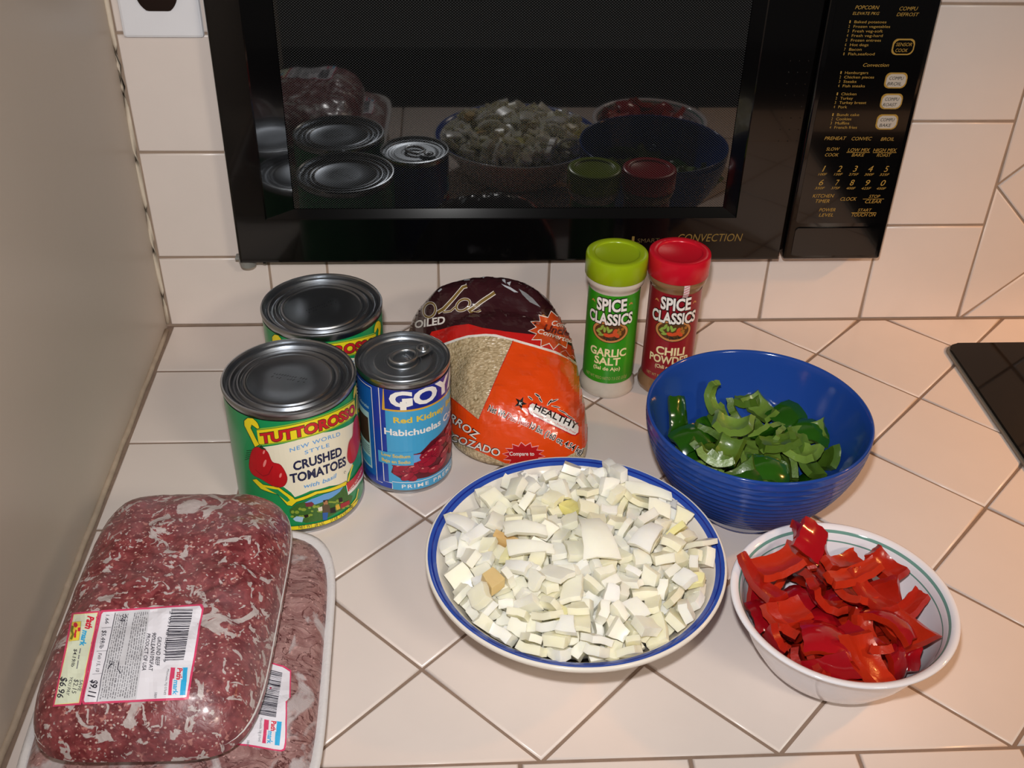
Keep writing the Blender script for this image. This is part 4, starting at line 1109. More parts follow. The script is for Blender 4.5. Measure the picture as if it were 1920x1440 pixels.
def path_logo(P, c, l=5):
    """red block, cyan block and the two-word logo reading downwards; c maps unit square (u along the text, v towards letter tops)"""
    P.P([c(0, 0), c(1, 0), c(1, .30), c(0, .30)], spink, l); P.P([c(0, .70), c(1, .70), c(1, 1), c(0, 1)], sblue, l)
    P.P([c(.02, .28), c(.44, .28), c(.44, .74), c(.02, .74)], swhite, l + .4); P.P([c(.42, .20), c(1, .20), c(1, .62), c(.42, .62)], swhite, l + .4)
    P.D('Path', c(.02, .42), c(.44, .42), .30 * P.lh, sred, l + 1, .03); P.D('mark', c(.46, .28), c(.99, .28), .30 * P.lh, sblue, l + 1, .03)
P = Sticker().crop(90, 1120, 6.194)
left = [(285, 185), (605, 160), (390, 1250), (62, 1272)]; right = [(625, 155), (1790, 85), (1812, 125), (1632, 1180), (1600, 1190), (415, 1246), (400, 1225), (605, 180)]
P.P(left, spink, 1); P.P(shrink(left, 22), syel, 2); P.P(shrink(left, 30), scream, 3); P.P(right, spink, 1); P.P(shrink(right, 24), swhite, 3)
P.D('Path', (470, 225), (432, 372), 80, sred, 5, .04); P.D('mark', (408, 392), (372, 575), 70, sblue, 5, .04); P.Ln([(384, 605), (372, 665)], 12, sgrey, 5); P.Ln([(370, 680), (362, 730)], 12, sgrey, 5); P.Ln([(360, 745), (342, 838)], 12, sgrey, 5)
P.P([(288, 300), (395, 292), (362, 512), (256, 520)], mat('crest_yellow', '#f0d84a', rough=.4, vary=0), 4); P.Ln([(288, 300), (395, 292), (362, 512), (256, 520)], 5, sgrey, 5, True)
P.Ln([(300, 345), (285, 400), (300, 440), (275, 500)], 26, mat('crest_olive', '#7a7a20', rough=.5, vary=0), 5); P.Ln([(335, 392), (322, 430), (318, 480)], 18, sred, 5); P.P(ellipse(330, 335, 22, 30, 12), sred, 5)
P.P([(355, 365), (382, 362), (378, 405), (350, 408)], sred, 5)
P.D('$4.19/lb', (312, 610), (275, 815), 40, sink, 5, .01); P.D('SAVE', (378, 965), (352, 1090), 42, sink, 5); P.D('$2.15', (318, 960), (285, 1118), 52, sink, 5); P.D('YOU PAY', (262, 930), (220, 1140), 38, sink, 5); P.D('$6.96', (165, 930), (115, 1165), 78, sink, 5, .01)
P.D('1.66', (678, 215), (668, 318), 42, sink, 5); P.D('$5.49/lb', (640, 395), (602, 602), 48, sink, 5); P.D('Feb 15, 10', (590, 660), (558, 872), 42, sink, 5); P.D('$9.11', (510, 965), (470, 1150), 85, sink, 5, .02)
P.Ln([(785, 190), (570, 1215)], 8, sink, 4.5)
for a, bb in (((630, 370), (735, 362)), ((570, 638), (690, 630)), ((520, 903), (632, 892))): P.Ln([a, bb], 5, sgrey, 4.5)
P.P([(790, 182), (1190, 150), (1030, 1190), (580, 1212)], spal, 4)
rr = random.Random(8)
for k in range(15):
    t = (k + .5) / 15
    a = Vector((800 + 380 * t, 190 - 35 * t)); bb = Vector((590 + 430 * t, 1205 - 20 * t)); u = .02
    if k in (6, 7): u = .62
    while u < .97:
        w = rr.uniform(.012, .05); p0 = a + (bb - a) * u; p1 = a + (bb - a) * min(u + w, .985); P.Ln([tuple(p0), tuple(p1)], rr.uniform(7, 13), sgrey, 5); u += w + rr.uniform(.006, .014)
P.D('24', (850, 200), (830, 285), 80, sink, 5.5)
P.Ln([(745, 780), (700, 845)], 10, sink, 6); P.Ln(ellipse(742, 775, 24, 20, 14), 6, sink, 6, True); P.Ln([(830, 770), (815, 840), (850, 895)], 9, sink, 6)
P.D('GROUND BEEF', (1278, 470), (1248, 800), 50, sink, 5, .01); P.D('90%LEAN10%FAT', (1218, 420), (1170, 862), 48, sink, 5, .01); P.D('PRODUCT OF USA', (1150, 432), (1096, 858), 48, sink, 5, .01)
barcode(P, (1432, 150), (1690, 150), (1350, 765), (1575, 752), 3, sink)
P.D('2 03148 00911 9', (1412, 170), (1335, 760), 30, sink, 5); P.D('Montvale, NJ 07645', (1385, 845), (1350, 1135), 28, sgrey, 5); P.D('5889', (1252, 1105), (1240, 1172), 30, sgrey, 5)
P.lh = 200
path_logo(P, lambda u, v: (1428 - 30 * u + 195 * v, 828 + 312 * u - (0 if u < .5 else 4) * v))
P.build('price_sticker', fupp, uppm, cut=(8, 8))
P = Sticker().crop(400, 1220, 6.546)
right = [(-400, 80), (525, 100), (700, 145), (860, 190), (955, 250), (945, 580), (905, 615), (895, 1150), (880, 1225), (840, 1245), (400, 1175), (-400, 1110)]
P.P(right, spink, 1); P.P(shrink(right, 18), swhite, 3)
barcode(P, (598, 225), (845, 285), (515, 790), (770, 830), 9, sink)
P.D('GROUND BEEF FAMILY PACK', (480, 345), (375, 975), 44, sink, 5, .01); P.D('2 02147 01237 8', (570, 240), (515, 780), 30, sink, 5); P.D('Montvale, NJ 07645', (575, 840), (545, 1125), 30, sgrey, 5); P.D('5889', (415, 1110), (405, 1180), 30, sgrey, 5)
P.lh = 215
path_logo(P, lambda u, v: (625 - 30 * u + 215 * v, 855 + 290 * u + 28 * v))
P.build('price_sticker', flow, lowm, cut=(8, 8))

# ------------------------------------------------------------------ plate and bowls
china = mat('cream_stoneware_glaze', '#e6e0d6', rough=.14, spec=.5, vary=.02, vscale=30)
PLATE_C = (0.0315, 0.1290); BLUE_C = (0.1850, 0.2435); WHITE_C = (0.2093, 0.0785)
PLATE_PROF = [(0, .0080), (.045, .0082), (.054, .0105), (.064, .0175), (.0795, .0345), (.0915, .0480), (.0960, .0545), (.0985, .0572), (.1012, .0587), (.1022, .0592), (.1046, .0600), (.1056, .0600), (.1063, .0594), (.1065, .0580), (.1058, .0560), (.1035, .0540),
              (.0955, .0470), (.0825, .0320), (.0680, .0150), (.0590, .0065), (.0530, .0034), (.0500, .0006), (.0480, 0), (.0455, .0008), (.0440, .0030), (0, .0030)]
BLUE_IN = [(0, .0080), (.022, .0085), (.036, .0125), (.050, .0230), (.062, .0390), (.0715, .0560), (.0785, .0730), (.0830, .0870), (.0846, .0935)]
BLUE_OUT = [(.0856, .0955), (.0866, .0960), (.0876, .0955), (.0878, .0940)]
zz = .0915
def blue_r(z): return .0360 + .0516 * (1 - (1 - min(1, z / .096)) ** 2.0)
while zz > .022:
    BLUE_OUT += [(blue_r(zz) - .0008, zz), (blue_r(zz - .0022) + .0005, zz - .0022), (blue_r(zz - .0042) + .0002, zz - .0042)]
    zz -= .0054
BLUE_OUT += [(blue_r(.015), .015), (blue_r(.008), .008), (.0395, .0032), (.0385, .0026), (.0378, .0004), (.0366, 0), (.0340, .0006), (.0325, .0022), (0, .0024)]
WHITE_PROF = [(0, .0060), (.028, .0062), (.040, .0090), (.050, .0165), (.0575, .0270), (.0625, .0380), (.0652, .0460), (.0664, .0500), (.0668, .0511), (.0682, .0545), (.0690, .0561), (.0703, .0580), (.0722, .0594), (.0744, .0600), (.0758, .0596), (.0762, .0586), (.0754, .0577), (.0722, .0560),
              (.0690, .0500), (.0655, .0400), (.0605, .0280), (.0530, .0150), (.0430, .0050), (.0395, .0025), (.0385, .0003), (.0370, 0), (.0350, .0006), (.0335, .0020), (0, .0025)]
PLATE_CORE = [(r, .057 - .011 * (r / .086) ** 2) for r in (0, .02, .04, .06, .075, .086)]
RED_CORE = [(r, .036 - .008 * (r / .055) ** 2) for r in (0, .015, .03, .045, .056)]
GREEN_CORE = [(r, .030 - .003 * (r / .05) ** 2) for r in (0, .02, .04, .0525)]
pb = mat('cobalt_band_glaze', '#2f4fa8', rough=.14, vary=.06, vscale=60); pbd = mat('dark_cobalt_line', '#1a2a86', rough=.14, vary=.05)
pi_ = [0] * (len(PLATE_PROF) - 1)
for i in range(len(pi_)):
    r0, r1 = PLATE_PROF[i][0], PLATE_PROF[i + 1][0]; up = i < 12
    if up and r0 >= .0984 and r1 <= .1047: pi_[i] = 1
    if up and r0 >= .1011 and r1 <= .1023: pi_[i] = 2
plate = thing('dinner_plate', 'white stoneware plate with a blue rim band, piled with chopped onion', 'plate', PLATE_C + (0,))
lathe('plate_body', PLATE_PROF, [china, pb, pbd], plate, 128, pi_, sharp=1.2)
bglaze = mat('cobalt_blue_glaze', '#204596', rough=.13, spec=.5, vary=.07, vscale=18)
bb_ = thing('blue_bowl', 'deep cobalt blue ribbed ceramic bowl of green pepper', 'bowl', BLUE_C + (0,))
prof = BLUE_IN + BLUE_OUT
lathe('bowl_body', prof, [bglaze, mat('unglazed_foot', '#cfc6ba', rough=.6, vary=.05)], bb_, 128, [1 if (p[1] < .0022 and i > len(BLUE_IN)) else 0 for i, p in enumerate(prof[:-1])], sharp=1.2)
wb = thing('white_bowl', 'shallow white cereal bowl with two thin green rim lines, filled with red pepper', 'bowl', WHITE_C + (0,))
wglass = mat('white_glass_bowl', '#eceaf0', rough=.08, spec=.5, vary=.01); tline = mat('teal_rim_line', '#6f9a90', rough=.1, vary=.05)
wi = [1 if i in (7, 10) else 0 for i in range(len(WHITE_PROF) - 1)]
lathe('bowl_body', WHITE_PROF, [wglass, tline], wb, 128, wi, sharp=1.2)

# ------------------------------------------------------------------ chopped vegetables: one mesh per cut shape, every piece an object
def bent_slab(L, W, T, nx, ny, bl, bw, taper, rnd, wav=0.0, skew=0.0):
    """slab of length L and width W bent along both axes; returns verts, faces, faces on the convex side, centred"""
    V, F, M = [], [], []
    def pos(u, v, t):
        w = W * (1 + (taper - 1) * u) if taper <= 1 else W
        x = (u - .5) * L + skew * (v - .5) * L; y = (v - .5) * w
        z = 0.0
        if bl: a = x / bl; x, z = bl * sin(a), bl * (cos(a) - 1)
        if bw: b_ = y / bw; y, z = bw * sin(b_), z + bw * (cos(b_) - 1)
        n = Vector((x / bl if bl else 0, y / bw if bw else 0, 1)).normalized()
        return Vector((x, y, z)) + n * t
    jit = {}
    for s, t in ((0, T / 2), (1, -T / 2)):
        for i in range(nx + 1):
            for j in range(ny + 1):
                k = (i, j)
                if k not in jit:
                    e = 1.0 if i in (0, nx) or j in (0, ny) else .35
                    jit[k] = (rnd.uniform(-1, 1) * wav * e, rnd.uniform(-1, 1) * wav * e, rnd.uniform(-1, 1) * T * .10)
                a, b_, c = jit[k]
                p = pos(i / nx + a / L, j / ny + b_ / W, t + c)
                V.append(p)
    N = (nx + 1) * (ny + 1); idx = lambda s, i, j: s * N + i * (ny + 1) + j
    for i in range(nx):
        for j in range(ny):
            F.append((idx(0, i, j), idx(0, i + 1, j), idx(0, i + 1, j + 1), idx(0, i, j + 1))); M.append(0)
            F.append((idx(1, i, j), idx(1, i, j + 1), idx(1, i + 1, j + 1), idx(1, i + 1, j))); M.append(1)
    for i in range(nx):
        F.append((idx(0, i, 0), idx(1, i, 0), idx(1, i + 1, 0), idx(0, i + 1, 0))); M.append(1)
        F.append((idx(0, i, ny), idx(0, i + 1, ny), idx(1, i + 1, ny), idx(1, i, ny))); M.append(1)
    for j in range(ny):
        F.append((idx(0, 0, j), idx(0, 0, j + 1), idx(1, 0, j + 1), idx(1, 0, j))); M.append(1)
        F.append((idx(0, nx, j), idx(1, nx, j), idx(1, nx, j + 1), idx(0, nx, j + 1))); M.append(1)
    c = sum(V, Vector()) / len(V)
    return [tuple(v - c) for v in V], F, M
def slab_mesh(name, data, mats, sharp=.7, flat=False):
    V, F, M = data
    bm = bmesh.new(); vs = [bm.verts.new(v) for v in V]
    for f, m in zip(F, M):
        fc = bm.faces.new([vs[i] for i in f]); fc.material_index = m if len(mats) > 1 else 0; fc.smooth = not flat
    bmesh.ops.recalc_face_normals(bm, faces=bm.faces)
    for e in bm.edges:
        if len(e.link_faces) == 2 and e.calc_face_angle(0) > sharp: e.smooth = False
    me = bpy.data.meshes.new(name); bm.to_mesh(me); bm.free()
    for m in mats: me.materials.append(m)
    return me
def onion_shapes():
    r = random.Random(21); out = []
    for k in range(18):
        q = .88
        if k < 12: L, W, T = r.uniform(.0125, .0185), r.uniform(.0115, .0165), r.uniform(.0050, .0085)
        elif k < 15: L, W, T = r.uniform(.021, .028), r.uniform(.009, .012), r.uniform(.0045, .006)
        else: L, W, T = r.uniform(.020, .025), r.uniform(.015, .019), r.uniform(.0035, .0048)
        out.append(bent_slab(L * q, W * q, T * q, 3, 2, r.uniform(.030, .060), 0, r.uniform(.55, 1.0), r, .0008, r.uniform(-.18, .18)))
    return out
def pepper_shapes(seed, n, l0, l1, w0, w1, t):
    r = random.Random(seed); out = []
    for k in range(n):
        L, W = r.uniform(l0, l1), r.uniform(w0, w1)
        out.append(bent_slab(L, W, t * r.uniform(.85, 1.2), 8, 5, r.choice((.018, .024, .032, .05)), r.uniform(.016, .030), r.uniform(.5, 1.0), r, .0009, r.uniform(-.3, .3)))
    return out
RED_ARGS = (31, 14, .024, .040, .016, .026, .0058)
GREEN_ARGS = (47, 14, .024, .040, .015, .023, .0052)

def pieces(text):
    for rec in text.split(';'):
        v = [int(x) for x in rec.split(',')]
        yield v[0], Vector((v[1] / 1e4, v[2] / 1e4, v[3] / 1e4)), Quaternion((v[4] / 100, v[5] / 100, v[6] / 100, v[7] / 100)).normalized()
def project(p):
    d = CAM_M.transposed() @ (p - CAM_LOC); return 960 + FPX * d.x / -d.z, 720 - FPX * d.y / -d.z
def put_piece(name, me, loc, rot, label, cat, group):
    o = bpy.data.objects.new(name, me); COL.objects.link(o); o.location = loc; o.rotation_mode = 'QUATERNION'; o.rotation_quaternion = rot
    return props(o, label, cat, group)
bumpy = random.Random(6)
def heap_core(name, prof, c, m, label, cat, amp):
    prof = [(r * (.95 if amp < .005 else .80), z) for r, z in prof]; prof = [(0, prof[0][1] - .007)] + [(r * .985, z - .006) for r, z in prof[1:]] + prof[::-1]
    V, F, M = lathe_data(prof, 72)
    V = [(x, y, z + .0008 - abs(mn.noise(Vector((x * 90, y * 90, z * 90)))) * amp) for x, y, z in V]
    o = mesh_obj(name, V, F, m, None, smooth=True, loc=c + (0,)); return props(o, label, cat, None, 'stuff')
ONION_DATA = '8,-169,194,589,2,100,9,2;16,759,133,515,99,-9,9,-10;0,221,-27,603,75,-3,3,-66;8,-675,160,528,9,43,90,0;2,-349,23,622,34,12,45,82;4,813,-166,502,4,87,-49,-10;1,-506,133,596,69,-67,17,-24;0,460,15,578,2,-99,-6,9;7,255,548,555,11,47,-87,8;17,-127,487,558,7,100,3,5;13,-121,675,552,7,-24,-61,76;6,648,209,566,4,62,-78,12;0,92,61,629,61,41,51,-43;5,445,426,544,20,3,7,98;7,759,-52,522,46,11,2,88;0,212,-154,621,60,41,55,-41;8,218,117,590,5,59,-81,1;6,-787,-112,510,14,-15,98,0;15,-85,-123,601,2,92,39,-5;4,-123,312,587,3,-66,75,-6;2,403,-116,588,98,0,9,-19;2,325,37,615,33,36,66,57;15,-192,-526,553,87,4,-6,50;4,55,-443,574,8,-38,-92,-11;10,612,449,534,62,-69,-10,36;7,-886,-78,544,62,-30,-7,72;15,299,530,615,82,0,14,55;8,-324,293,572,99,-8,-2,11;1,-577,52,561,95,2,-9,-29;2,-41,-828,531,20,31,-55,-75;1,441,-390,589,6,-2,-27,-96;15,-92,52,626,98,-19,-3,0;12,-318,852,558,72,-33,61,-8;5,75,429,572,9,97,-25,-1;17,-366,-283,564,2,-79,-61,-10;0,-67,-658,548,10,-97,-20,-9;9,-894,69,526,27,63,-63,-35;2,387,145,589,52,5,6,85;0,-655,-72,546,98,0,-11,15;1,787,288,541,79,58,0,-22;0,755,-66,596,25,-6,1,-97;1,-12,780,552,23,-96,17,-3;8,-785,158,535,39,46,-48,-63;7,-521,-661,504,2,18,98,11;11,-366,-754,507,8,-57,81,6;15,527,572,511,10,54,-84,3;10,51,174,603,100,-2,0,-10;10,73,-853,505,16,-3,18,-97;6,-371,-97,581,99,4,-5,-14;1,262,372,626,55,-56,-42,-45;7,698,549,512,44,-81,36,-17;9,100,-164,636,77,13,-62,9;16,-568,-169,549,5,-17,98,1;16,259,-783,498,13,-98,-16,3;0,103,-44,629,61,42,52,-43;2,-792,-356,530,13,-73,57,-35;8,868,11,514,8,66,-64,-38;15,-842,-193,561,33,-83,40,20;6,359,794,534,15,-80,49,30;8,-433,441,581,12,-44,-10,-88;2,-200,-869,561,24,82,-50,13;16,-84,-114,655,4,100,-6,-1;5,679,-433,504,99,7,10,-4;10,-253,-80,631,57,57,34,-49;9,74,300,594,69,-3,-7,-72;0,-238,-377,675,83,-7,-15,-54;7,-536,-548,521,14,12,98,5;0,499,265,580,54,55,-35,-53;9,-730,-510,525,79,-37,22,-44;2,-584,557,524,5,100,6,2;14,766,479,550,59,8,63,-51;6,-268,405,607,1,21,-97,9;3,-634,-455,548,19,-69,65,-26;1,937,-51,592,48,27,82,16;6,-125,884,517,13,0,42,-90;9,833,-326,528,13,-40,14,90;1,175,-511,568,0,-49,86,11;14,422,693,533,11,-20,94,-25;6,75,-340,616,68,-61,32,-24;10,-692,-159,606,10,-97,-14,-20;3,164,616,551,85,-5,6,52;3,231,123,667,32,-37,62,-61;5,869,-57,613,82,19,-50,-21;15,481,-682,545,28,-68,66,-16;9,-359,-619,560,12,-19,-17,96;3,-507,-461,581,47,-28,-38,-75;12,-673,-622,566,82,41,34,-21;14,392,436,623,44,35,-58,-58;10,-208,-212,603,36,22,63,66;5,-725,330,506,11,88,46,7;9,81,683,578,76,7,60,-25;0,-462,-202,628,98,3,-8,19;5,166,-861,552,0,-62,75,26;12,-141,474,618,81,-2,-7,-58;10,-332,175,587,1,-20,98,-7;9,794,391,579,6,-24,-83,-51;9,344,-711,565,96,-14,23,9;10,715,-321,553,25,-47,53,-66;10,360,-514,551,34,8,-7,93;9,-16,-533,603,15,14,94,26;10,851,-177,562,66,7,5,75;3,-530,401,544,10,-23,96,-7;5,554,322,574,48,55,-27,-63;13,178,760,534,18,7,51,84;7,552,-633,503,57,11,-6,81;2,-469,221,607,43,-52,-42,-60;4,280,-899,584,49,79,35,-11;4,689,-525,522,43,9,39,-81;5,-358,673,544,39,-48,-34,71;4,-370,481,579,39,74,-48,-27;8,607,21,570,59,60,48,25;0,542,-496,531,99,7,5,14;1,405,-727,629,94,-8,25,22;1,-19,-92,716,65,0,9,76;6,523,529,581,57,-12,2,-81;5,95,157,666,4,16,-99,-2;3,435,697,632,49,41,-68,-36;2,-570,-730,578,85,-43,19,-24;14,-73,-351,601,1,88,-45,14;1,-692,-300,603,3,-77,64,-4;7,-238,-723,553,54,-13,-29,-78;9,687,9,574,62,65,38,22;5,385,167,702,75,-30,-56,-16;5,228,828,517,86,-49,15,4;11,648,354,561,11,-67,17,71;8,-255,639,529,53,-1,-11,-84;1,-186,266,651,7,100,4,5;9,-176,814,546,40,-92,0,1;9,-276,70,648,22,-4,-91,36;12,84,-684,545,44,54,48,53;2,-212,-825,634,13,-2,28,95;2,357,-567,620,88,13,9,-44;14,-424,815,553,88,35,24,-22;7,-471,-672,584,27,-1,-24,93;4,847,337,644,43,35,41,-72;3,0,-236,654,3,-34,61,71;9,-648,652,605,5,-82,57,7;7,469,391,609,75,9,12,64;11,13,596,612,54,-74,-2,-39;8,718,-207,548,26,-6,-50,82;4,-144,618,591,15,40,45,-79;3,-413,-52,677,79,-2,-31,52;9,7,451,638,42,-2,12,90;5,383,282,565,100,-4,7,2;13,-109,110,668,55,-8,-15,-82;3,831,163,577,68,-64,-2,36;15,-781,92,603,62,3,12,-78;11,177,-672,558,52,-45,-52,50;16,-234,-402,608,46,8,-16,-87;14,-678,446,518,64,-76,-10,6;4,-324,532,593,81,-33,33,-36;3,-383,-851,576,44,87,-22,-7;3,-859,214,546,79,6,14,60;8,307,-822,579,42,55,-57,44;8,205,253,608,67,-72,15,-11;3,187,856,611,29,37,-79,40;14,287,-57,666,4,-43,-90,8;9,565,129,606,35,-77,-36,-39;15,541,533,647,22,9,-96,13;3,-241,-709,639,17,27,88,-34;1,599,-121,665,59,-25,19,74;11,561,41,651,55,6,78,-29;7,646,-131,561,63,70,28,17;5,-929,97,625,98,2,-19,7;17,-191,-328,734,30,-10,12,94;0,-234,717,602,14,90,36,20;5,-301,-282,627,7,-40,91,8;11,150,497,632,64,-20,71,-22;7,-673,-53,619,2,99,-6,14;11,-65,724,628,73,-35,30,50;0,796,-445,553,17,-39,11,90;10,-491,-26,629,54,-62,-57,6;6,-543,-316,544,9,-78,61,-3;11,737,-331,661,26,23,3,-94;8,-144,-80,711,0,-67,-74,4;11,-179,-590,617,92,9,-8,-37;5,390,-225,605,65,-24,61,38;7,-455,611,541,20,-30,87,-33;2,-218,157,699,16,-37,80,44;17,-74,-418,672,15,77,61,12;4,-534,692,520,11,49,-80,-32;0,290,-397,600,67,-48,-36,44;8,-107,-748,581,72,19,6,-67;4,-846,-318,572,36,48,79,8;10,21,911,561,17,-11,-93,29;8,326,689,569,26,-2,91,-31;17,-46,-685,653,72,-16,7,67;6,460,-107,652,67,5,8,74;8,-240,580,628,28,95,-8,13;4,270,-593,540,2,34,-94,-9;12,-732,158,667,5,35,-93,-7;5,173,254,702,17,-5,-98,5;11,-567,-299,612,63,-2,-6,78;0,357,527,694,17,-33,65,-66;2,-304,695,661,83,13,-28,-46;3,673,390,676,20,2,-29,94;11,-145,792,660,26,71,-50,42;9,91,114,732,2,-28,-96,4;6,784,203,627,82,-42,-38,-12;0,-355,-261,692,21,42,88,9;11,-433,-332,617,58,-14,-12,79;11,-256,308,714,2,70,-71,10;3,-304,-145,695,66,39,-52,39;8,131,579,689,38,-13,23,89;8,485,-523,617,4,-66,72,-19;17,924,68,617,86,-29,-23,-35;12,345,-295,611,19,91,-35,11;4,-740,300,596,83,32,-20,-42;4,-52,-600,680,72,-22,13,65;9,626,-624,574,91,-19,31,-22;9,52,919,636,4,74,61,-30;5,826,-313,630,96,7,-23,-14;4,213,-756,621,37,-87,25,20;9,180,-250,624,72,-66,-14,16;5,-331,-378,723,33,49,5,-80;4,-148,-780,716,78,-2,-13,61;16,166,691,646,25,-33,-90,14;6,-308,793,605,66,48,-15,56;6,127,381,683,9,17,-10,98;2,-625,-334,689,4,-49,-87,1;4,223,707,676,49,23,24,81;6,634,-468,617,19,-43,75,-46;10,542,-190,593,7,92,-29,26;10,-652,71,624,12,-56,82,-6;1,-634,309,586,65,-28,-37,61;17,-568,553,631,34,18,-18,90;9,202,-335,619,69,-27,-53,-40;4,-454,-597,628,81,-53,2,-25;10,721,24,674,94,-10,10,-30;3,330,270,658,17,6,-98,12;6,53,-837,641,19,-19,-31,-91;7,271,796,653,67,5,-43,61;6,-453,324,601,53,41,48,-57;6,-583,293,669,74,17,22,62;13,-357,217,650,3,-57,81,-12;11,621,-278,542,10,52,-85,-9;10,236,-587,627,55,71,-13,-42;9,708,-583,615,14,82,-28,-48;1,-387,-524,640,19,30,73,-58;4,-248,428,665,97,-7,-1,-22;7,-449,699,582,40,87,29,0;11,44,-905,609,2,-31,-87,37;1,546,242,702,78,-53,-19,28;2,454,84,663,11,-43,-90,4;0,-782,-67,650,32,37,87,8;0,576,666,586,63,-74,-11,19;12,-455,-241,721,27,-23,-7,93;5,-243,-563,690,37,6,59,71;4,-369,-795,614,65,-41,-18,-61;6,-264,-662,688,34,85,-36,19;9,311,626,695,58,53,-20,58;6,-674,-482,607,32,51,78,19;4,-523,-317,709,28,-63,-11,-72;11,-141,501,691,44,-3,2,-90;4,701,620,615,35,78,37,-37;9,-724,-460,678,34,-73,57,-17;0,118,-618,659,45,-41,67,-43;11,690,495,618,51,-44,70,-23;10,821,-209,671,71,19,68,5;2,402,736,730,64,54,-48,-25;9,353,858,667,2,-66,-21,-72;9,-333,470,710,47,-9,80,-36;1,-411,625,692,50,26,-23,-79;4,-392,-422,624,12,33,-60,72;8,-557,443,635,27,-81,-52,5;4,506,-269,625,47,-81,26,-23;1,-861,384,590,26,-88,-24,32;0,-19,277,662,4,19,-7,-98;10,582,-364,600,41,67,12,61;8,200,-454,663,29,-71,-63,-11;5,-674,468,593,94,-20,-7,-27;10,-89,-269,695,20,-94,7,-28;7,673,-246,639,59,75,15,26;6,-67,603,686,43,-66,61,-8;10,674,244,637,74,55,35,19'
RED_DATA = '0,-416,-52,367,0,97,22,12;1,80,128,426,97,-8,4,-22;2,-263,162,417,83,4,-18,-53;3,47,435,376,10,71,-70,0;4,-174,-108,434,97,10,3,24;5,464,118,362,14,86,-48,-12;6,255,298,410,4,92,27,-27;7,-144,355,432,48,15,50,70;8,332,37,474,19,-67,-63,-34;9,-129,522,480,85,-21,49,3;10,-33,-568,378,54,84,0,-4;11,88,-217,427,9,-80,-57,-16;12,419,-281,392,51,12,-15,-84;1,-524,-290,466,7,75,29,-59;2,-322,-405,404,26,-27,-91,16;3,-349,384,408,32,78,38,39;5,-90,-421,441,35,90,-6,-24;7,344,-199,533,8,48,82,29;13,134,447,492,14,20,-97,-6;0,-555,-23,461,69,3,8,-71;1,4,-314,525,88,34,-3,-32;2,92,78,556,10,-52,-81,24;3,-109,25,548,17,94,-5,-29;4,-428,-135,527,23,78,-51,-29;10,-242,-540,546,0,-28,-52,80;11,18,-496,550,12,-84,45,26;12,218,-254,627,39,5,21,89;13,-50,603,573,94,-3,34,-8;1,-529,193,465,64,9,47,-60;2,230,-469,443,68,12,56,-46'
GREEN_DATA = '0,48,-3,395,30,-58,-60,46;1,271,-278,366,78,-9,2,-62;2,84,-352,325,2,-66,-75,-6;3,-440,294,363,17,44,-82,-33;4,456,-163,342,71,-22,-10,66;5,-48,358,342,1,53,-84,2;6,-135,-431,342,1,78,62,-8;7,292,237,337,8,-72,-69,5;8,-151,549,412,8,-44,76,47;9,-269,43,380,18,95,13,22;11,-273,341,424,73,2,33,-60;13,-278,-229,337,1,62,-78,2;1,446,169,385,20,74,-56,-32;2,253,184,515,62,-63,-28,39;3,437,-33,528,4,-81,50,31;4,16,578,479,43,-25,-85,15;5,-472,78,443,75,32,8,58;7,-19,-353,434,14,-72,-66,16;8,-41,-601,470,57,79,19,-13;9,-376,85,544,21,-17,-95,13;10,-210,-356,544,24,-94,-23,-9;11,-81,-54,401,51,57,48,43;12,184,-16,450,47,-67,44,36;13,-428,-101,444,2,-7,94,34;0,335,-8,439,73,-29,54,-31;3,-260,229,524,87,-38,28,-11;4,-409,-254,448,4,17,9,-98;5,513,233,559,3,-7,96,25;6,-518,-240,547,12,99,6,-5;13,267,352,504,7,-30,76,-57;0,138,-423,457,77,-12,28,-55;1,-343,-135,606,14,-16,-95,23;4,83,215,426,7,-5,-99,-6;7,-133,418,506,21,-43,-88,-5;8,615,-38,492,53,25,78,22;9,151,411,400,11,40,-77,-48;11,372,-411,482,47,7,-24,-85;12,211,565,565,28,-82,49,-10;1,58,-591,572,0,98,9,-20;3,-211,-499,625,92,32,8,19'
# resting places found by letting the pieces settle: shape, position (0.1 mm), orientation
om = random_tint(mat('raw_onion_flesh', '#e6e6c8', rough=.24, spec=.5, vary=0, sss=.45, srad=(.010, .009, .006)), '#f8f2d0', '#fffef4', .08)
oy = random_tint(mat('yellowish_onion_flesh', '#e2dc90', rough=.24, spec=.5, vary=0, sss=.4, srad=(.010, .009, .005)), '#f2e690', '#faf2bc', .08)
oo = random_tint(mat('amber_onion_skin_side', '#d8a860', rough=.3, spec=.5, vary=0, sss=.2, coat=.15), '#deb070', '#ecd49a')
heap_core('chopped_onion_heap', PLATE_CORE, PLATE_C, om, 'packed chopped onion filling the plate under the top pieces', 'chopped onion', .004)
OS = onion_shapes(); om_me = [slab_mesh('onion_piece', d, [om], flat=False) for d in OS]; oy_me = [slab_mesh('onion_piece', d, [oy], flat=False) for d in OS]; oo_me = [slab_mesh('onion_piece', d, [oo], flat=False) for d in OS]
ON = [(k, Vector((l.x * .96, l.y * .975 - .0035, l.z)) + Vector(PLATE_C + (0.0,)), q) for k, l, q in pieces(ONION_DATA)]
def nearest(px, py):
    best = None
    for i, (k, l, q) in enumerate(ON):
        x, y = project(l); d = (x - px) ** 2 + (y - py) ** 2 - l.z * 20000
        if best is None or d < best[0]: best = (d, i)
    return best[1]

